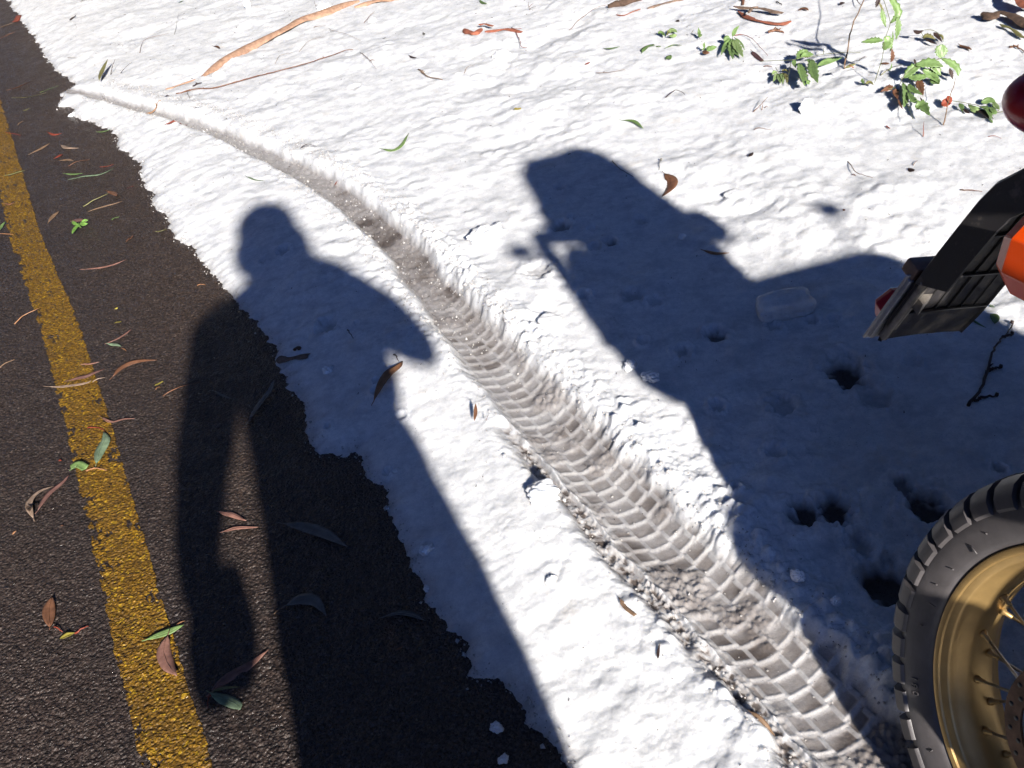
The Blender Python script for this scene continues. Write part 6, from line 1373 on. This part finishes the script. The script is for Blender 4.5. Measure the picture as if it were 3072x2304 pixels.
bm = bmesh.new(); bm.from_mesh(person.data)
for f in fo: bm.from_mesh(f.data)
bm.to_mesh(person.data); bm.free()
for f in fo: bpy.data.objects.remove(f)
# colours by region: jacket, trousers, skin, boots
me = person.data; me.materials.clear()
for m_ in (M_JACK, M_TROU, M_SKIN, M_BOOT): me.materials.append(m_)
hd = Vector(J['head'][0])
for p in me.polygons:
    c = p.center
    k = 0
    if c.z < .86 and c.x > -.36: k = 1
    if c.z < .17: k = 3
    if c.z > J['neck'][0][2] + .015 and c.x < .06: k = 2
    if (c - rh).length < .085 or ((c - lh).length < .10 and c.z < lh.z + .05) or c.z < .72 and c.x < -.38: k = 2
    p.material_index = k
# beanie, nose, eyes, ears
ellip('jacket_side', (.038, -.13, 1.20), (.096, .07, .13), M_JACK, person)
bn = ellip('beanie', hd + Vector((0, -.008, .030)), (.116, .118, .118), M_HAIR, person, 4)
for v in bn.data.vertices:
    lim = hd.z + .012
    if v.co.z < lim: v.co.z = lim - (lim - v.co.z) * .12
ellip('nose', hd + Vector((0, .100, -.028)), (.014, .022, .024), M_SKIN, person)
for sx in (-1, 1):
    ellip('eye', hd + Vector((sx * .032, .084, -.002)), (.014, .012, .011), simple('eye_white', (.7, .68, .65), .2, bstr=0), person, 2)
    ellip('ear', hd + Vector((sx * .094, -.012, -.025)), (.012, .022, .034), M_SKIN, person)
ellip('mouth', hd + Vector((0, .086, -.066)), (.026, .012, .007), simple('lips', (.38, .14, .12), .4, bstr=0), person, 2)
mb = MB()
for sx, fx, fy in ((-1, *FEET[0]), (1, *FEET[1])):
    mb.add(*[(lambda VF: ([ (v[1] + fx, v[0] + fy, v[2]) for v in VF[0]], VF[1]))(loft([(-.09, 0, .055, .035, .05), (-.04, 0, .06, .045, .055), (.06, 0, .045, .050, .042), (.15, 0, .032, .048, .030), (.19, 0, .028, .028, .022)], n=16, sq=2.6))][0])
o = mb.build('boots', M_BOOT, person); recalc(o)
# compact camera held up in the right hand (its lens is where the picture is taken from)
camroot = empty('compact_camera', (0, 0, 1.5)); tag(camroot, 'small silver compact camera held up in the right hand', 'camera')
camroot.matrix_world = M.copy()
mb = MB(); mb.box((0, 0, .030), (.045, .027, .010), bev=.004); b_ = mb.build('body', M_ALU, camroot); autosmooth(b_)
mb = MB(); mb.tube([(0, 0, .020), (0, 0, .006)], .0165, 24); mb.build('lens_barrel', M_BLKP, camroot)
mb = MB(); mb.tube([(.028, .027, .030), (.028, .031, .030)], .006, 16); mb.build('shutter_button', M_STEEL, camroot)
# a pair of gloves dangling from the left hand by their cords
gl = empty('riding_gloves', (lh.x, lh.y, lh.z - .03)); tag(gl, 'pair of black riding gloves dangling from the left hand', 'gloves')
for k, dx in enumerate((-.004, .036)):
    mb = MB(); mb.add(*[( [ (v[1] + dx, v[2] - .0 + (.02 if k else -.01), -v[0]) for v in VF[0]], VF[1]) for VF in [loft([(-.09, 0, 0, .034, .024), (.0, 0, 0, .056, .034), (.05, 0, 0, .050, .028), (.085, 0, 0, .030, .02)], n=14)]][0]); 
    for j in range(4): mb.tube([(dx - .030 + j * .02, .02 if k else -.01, -.06), (dx - .034 + j * .022, .02 if k else -.01, -.072 - .004 * (j in (1, 2)))], [.012, .010], 8)
    recalc(mb.build('glove', M_BLKP, gl))
mb = MB()
for k in range(3): mb.tube([(.0 + .03 * k, 0, -.05), (.005 + .045 * k, 0, -.16), (.0 + .05 * k, .01, -.30)], .0025, 6)
mb.build('glove_cord', M_BLKP, gl)

# gum trees added out of view to keep sky light off the snow
M_GTRUNK = simple('gum_trunk', (.30, .25, .21), .8, var=.35, scale=3, bstr=.5, bscale=25, bdist=.01)
M_GLEAF = simple('gum_foliage', (.045, .07, .03), .6, var=.4, scale=1.5, bstr=0)
def tree_meshes(h, base, R, seed, n=5200, bush=False):
    r = random.Random(seed); mb = MB()
    trunk = [Vector((0, 0, -.1))]; d = Vector((r.uniform(-.06, .06), r.uniform(-.06, .06), 1))
    while trunk[-1].z < h * .82:
        trunk.append(trunk[-1] + d * h * .09); d += Vector((r.uniform(-.05, .05), r.uniform(-.05, .05), 0))
    k = len(trunk); r0 = h * .013 + .04
    mb.tube(trunk, [r0 * (1.35 if i == 0 else 1 - .8 * i / k) for i in range(k)], 14)
    tips = []
    nl = 16
    for i in range(nl):
        t = max(.0, (base / h)) + (1 - base / h) * (i / nl) * .8; q = trunk[min(k - 1, int(t * .95 * k / .86))]
        a = i * 2.4 + r.uniform(-.4, .4); L = R * r.uniform(.65, 1.0) * (1 - .35 * i / nl)
        p = [q, q + Vector((cos(a) * L * .35, sin(a) * L * .35, L * .22)), q + Vector((cos(a) * L * .7, sin(a) * L * .7, L * .36)), q + Vector((cos(a + .3) * L, sin(a + .3) * L, L * .5))]
        mb.tube(catmull(p, 9), [r0 * .45 * (1 - .85 * j / 8) for j in range(9)], 8); tips += [p[2], p[3], p[1].lerp(p[2], .5)]
    tips.append(trunk[-1])
    tm = mb
    mb = MB()
    cl = []
    for q in tips:
        for _ in range(3): cl.append((q + Vector((r.gauss(0, 1), r.gauss(0, 1), r.gauss(0, .7))) * R * .16, R * r.uniform(.14, .26)))
    for i in range(n):
        c, s = r.choice(cl); v = Vector((r.gauss(0, 1), r.gauss(0, 1), r.gauss(0, .75))); v = v.normalized() * s * r.random() ** .4
        p = c + v
        if p.z < base * .9: p.z = base * .9 + abs(r.gauss(0, .2))
        L = r.uniform(.32, .62) * (1 if not bush else .7); a = Vector((r.gauss(0, 1), r.gauss(0, 1), r.gauss(0, 1) - .6)).normalized(); b = a.cross(Vector((r.gauss(0, 1), r.gauss(0, 1), r.gauss(0, 1)))).normalized() * L * .34; a *= L
        mb.add([p, p + a * .4 + b, p + a, p + a * .4 - b], [(0, 1, 2, 3)])
    return tm, mb
def tree_kind(h, base, R, seed, n):
    tm, fm = tree_meshes(h, base, R, seed, n); root = empty('added_gum_tree', (0, 0, 0)); tm.build('trunk', M_GTRUNK, root); fm.build('crown', M_GLEAF, root, smooth=False); return root
def copy_tree(r0, loc, rz, s):
    r = r0.copy(); COL.objects.link(r); r.location = loc; r.rotation_euler.z = rz; r.scale = (s, s, s)
    for ch in r0.children:
        c = ch.copy(); COL.objects.link(c); c.parent = r
    return r
kinds = [tree_kind(21, 9.2, 5.2, 1, 3600), tree_kind(13, 2.0, 4.4, 2, 3200), tree_kind(24, 10.0, 6.2, 3, 4200)]
first = [True] * len(kinds)
for i, (x, y, k) in enumerate(TREES):
    rr_ = random.Random(i * 7 + 1); s = rr_.uniform(.92, 1.12); rz = rr_.uniform(0, 6)
    if first[k]: t_ = kinds[k]; t_.location = (x, y, 0); t_.rotation_euler.z = rz; t_.scale = (s, s, s); first[k] = False
    else: t_ = copy_tree(kinds[k], (x, y, 0), rz, s)
    qd = ('left side' if x < -3 else 'verge side') + (', ahead' if y > 0 else ', behind')
    tag(t_, ('tall straight gum tree with a high crown, added out of view', 'low bushy young gum tree added out of view', 'very tall gum tree added out of view to cover the sky')[k] + ', ' + qd, 'tree', 'gum trees added out of view to dim the sky')
# wall of forest added further off to hide the low sky
mb = MB(); r = random.Random(4)
for i in range(12000):
    a = r.uniform(0, 2 * pi); q = r.uniform(23, 34); zt = 13 if abs(((math.degrees(a) - (-80) + 180) % 360) - 180) > 25 else 9.5
    p = Vector((cos(a) * q, sin(a) * q + 2, r.uniform(0, 1) ** .9 * zt * (.75 + .25 * sin(a * 23) * sin(a * 7 + 1)))); L = r.uniform(.8, 1.6)
    d = Vector((r.gauss(0, 1), r.gauss(0, 1), r.gauss(0, 1) - .4)).normalized(); b = d.cross(Vector((r.gauss(0, 1), r.gauss(0, 1), r.gauss(0, 1)))).normalized() * L * .4; d *= L
    mb.add([p, p + d * .4 + b, p + d, p + d * .4 - b], [(0, 1, 2, 3)])
tag(mb.build('forest', M_GLEAF, smooth=False), 'dark green forest ring added out of view to hide the low sky', 'forest', kind='stuff')
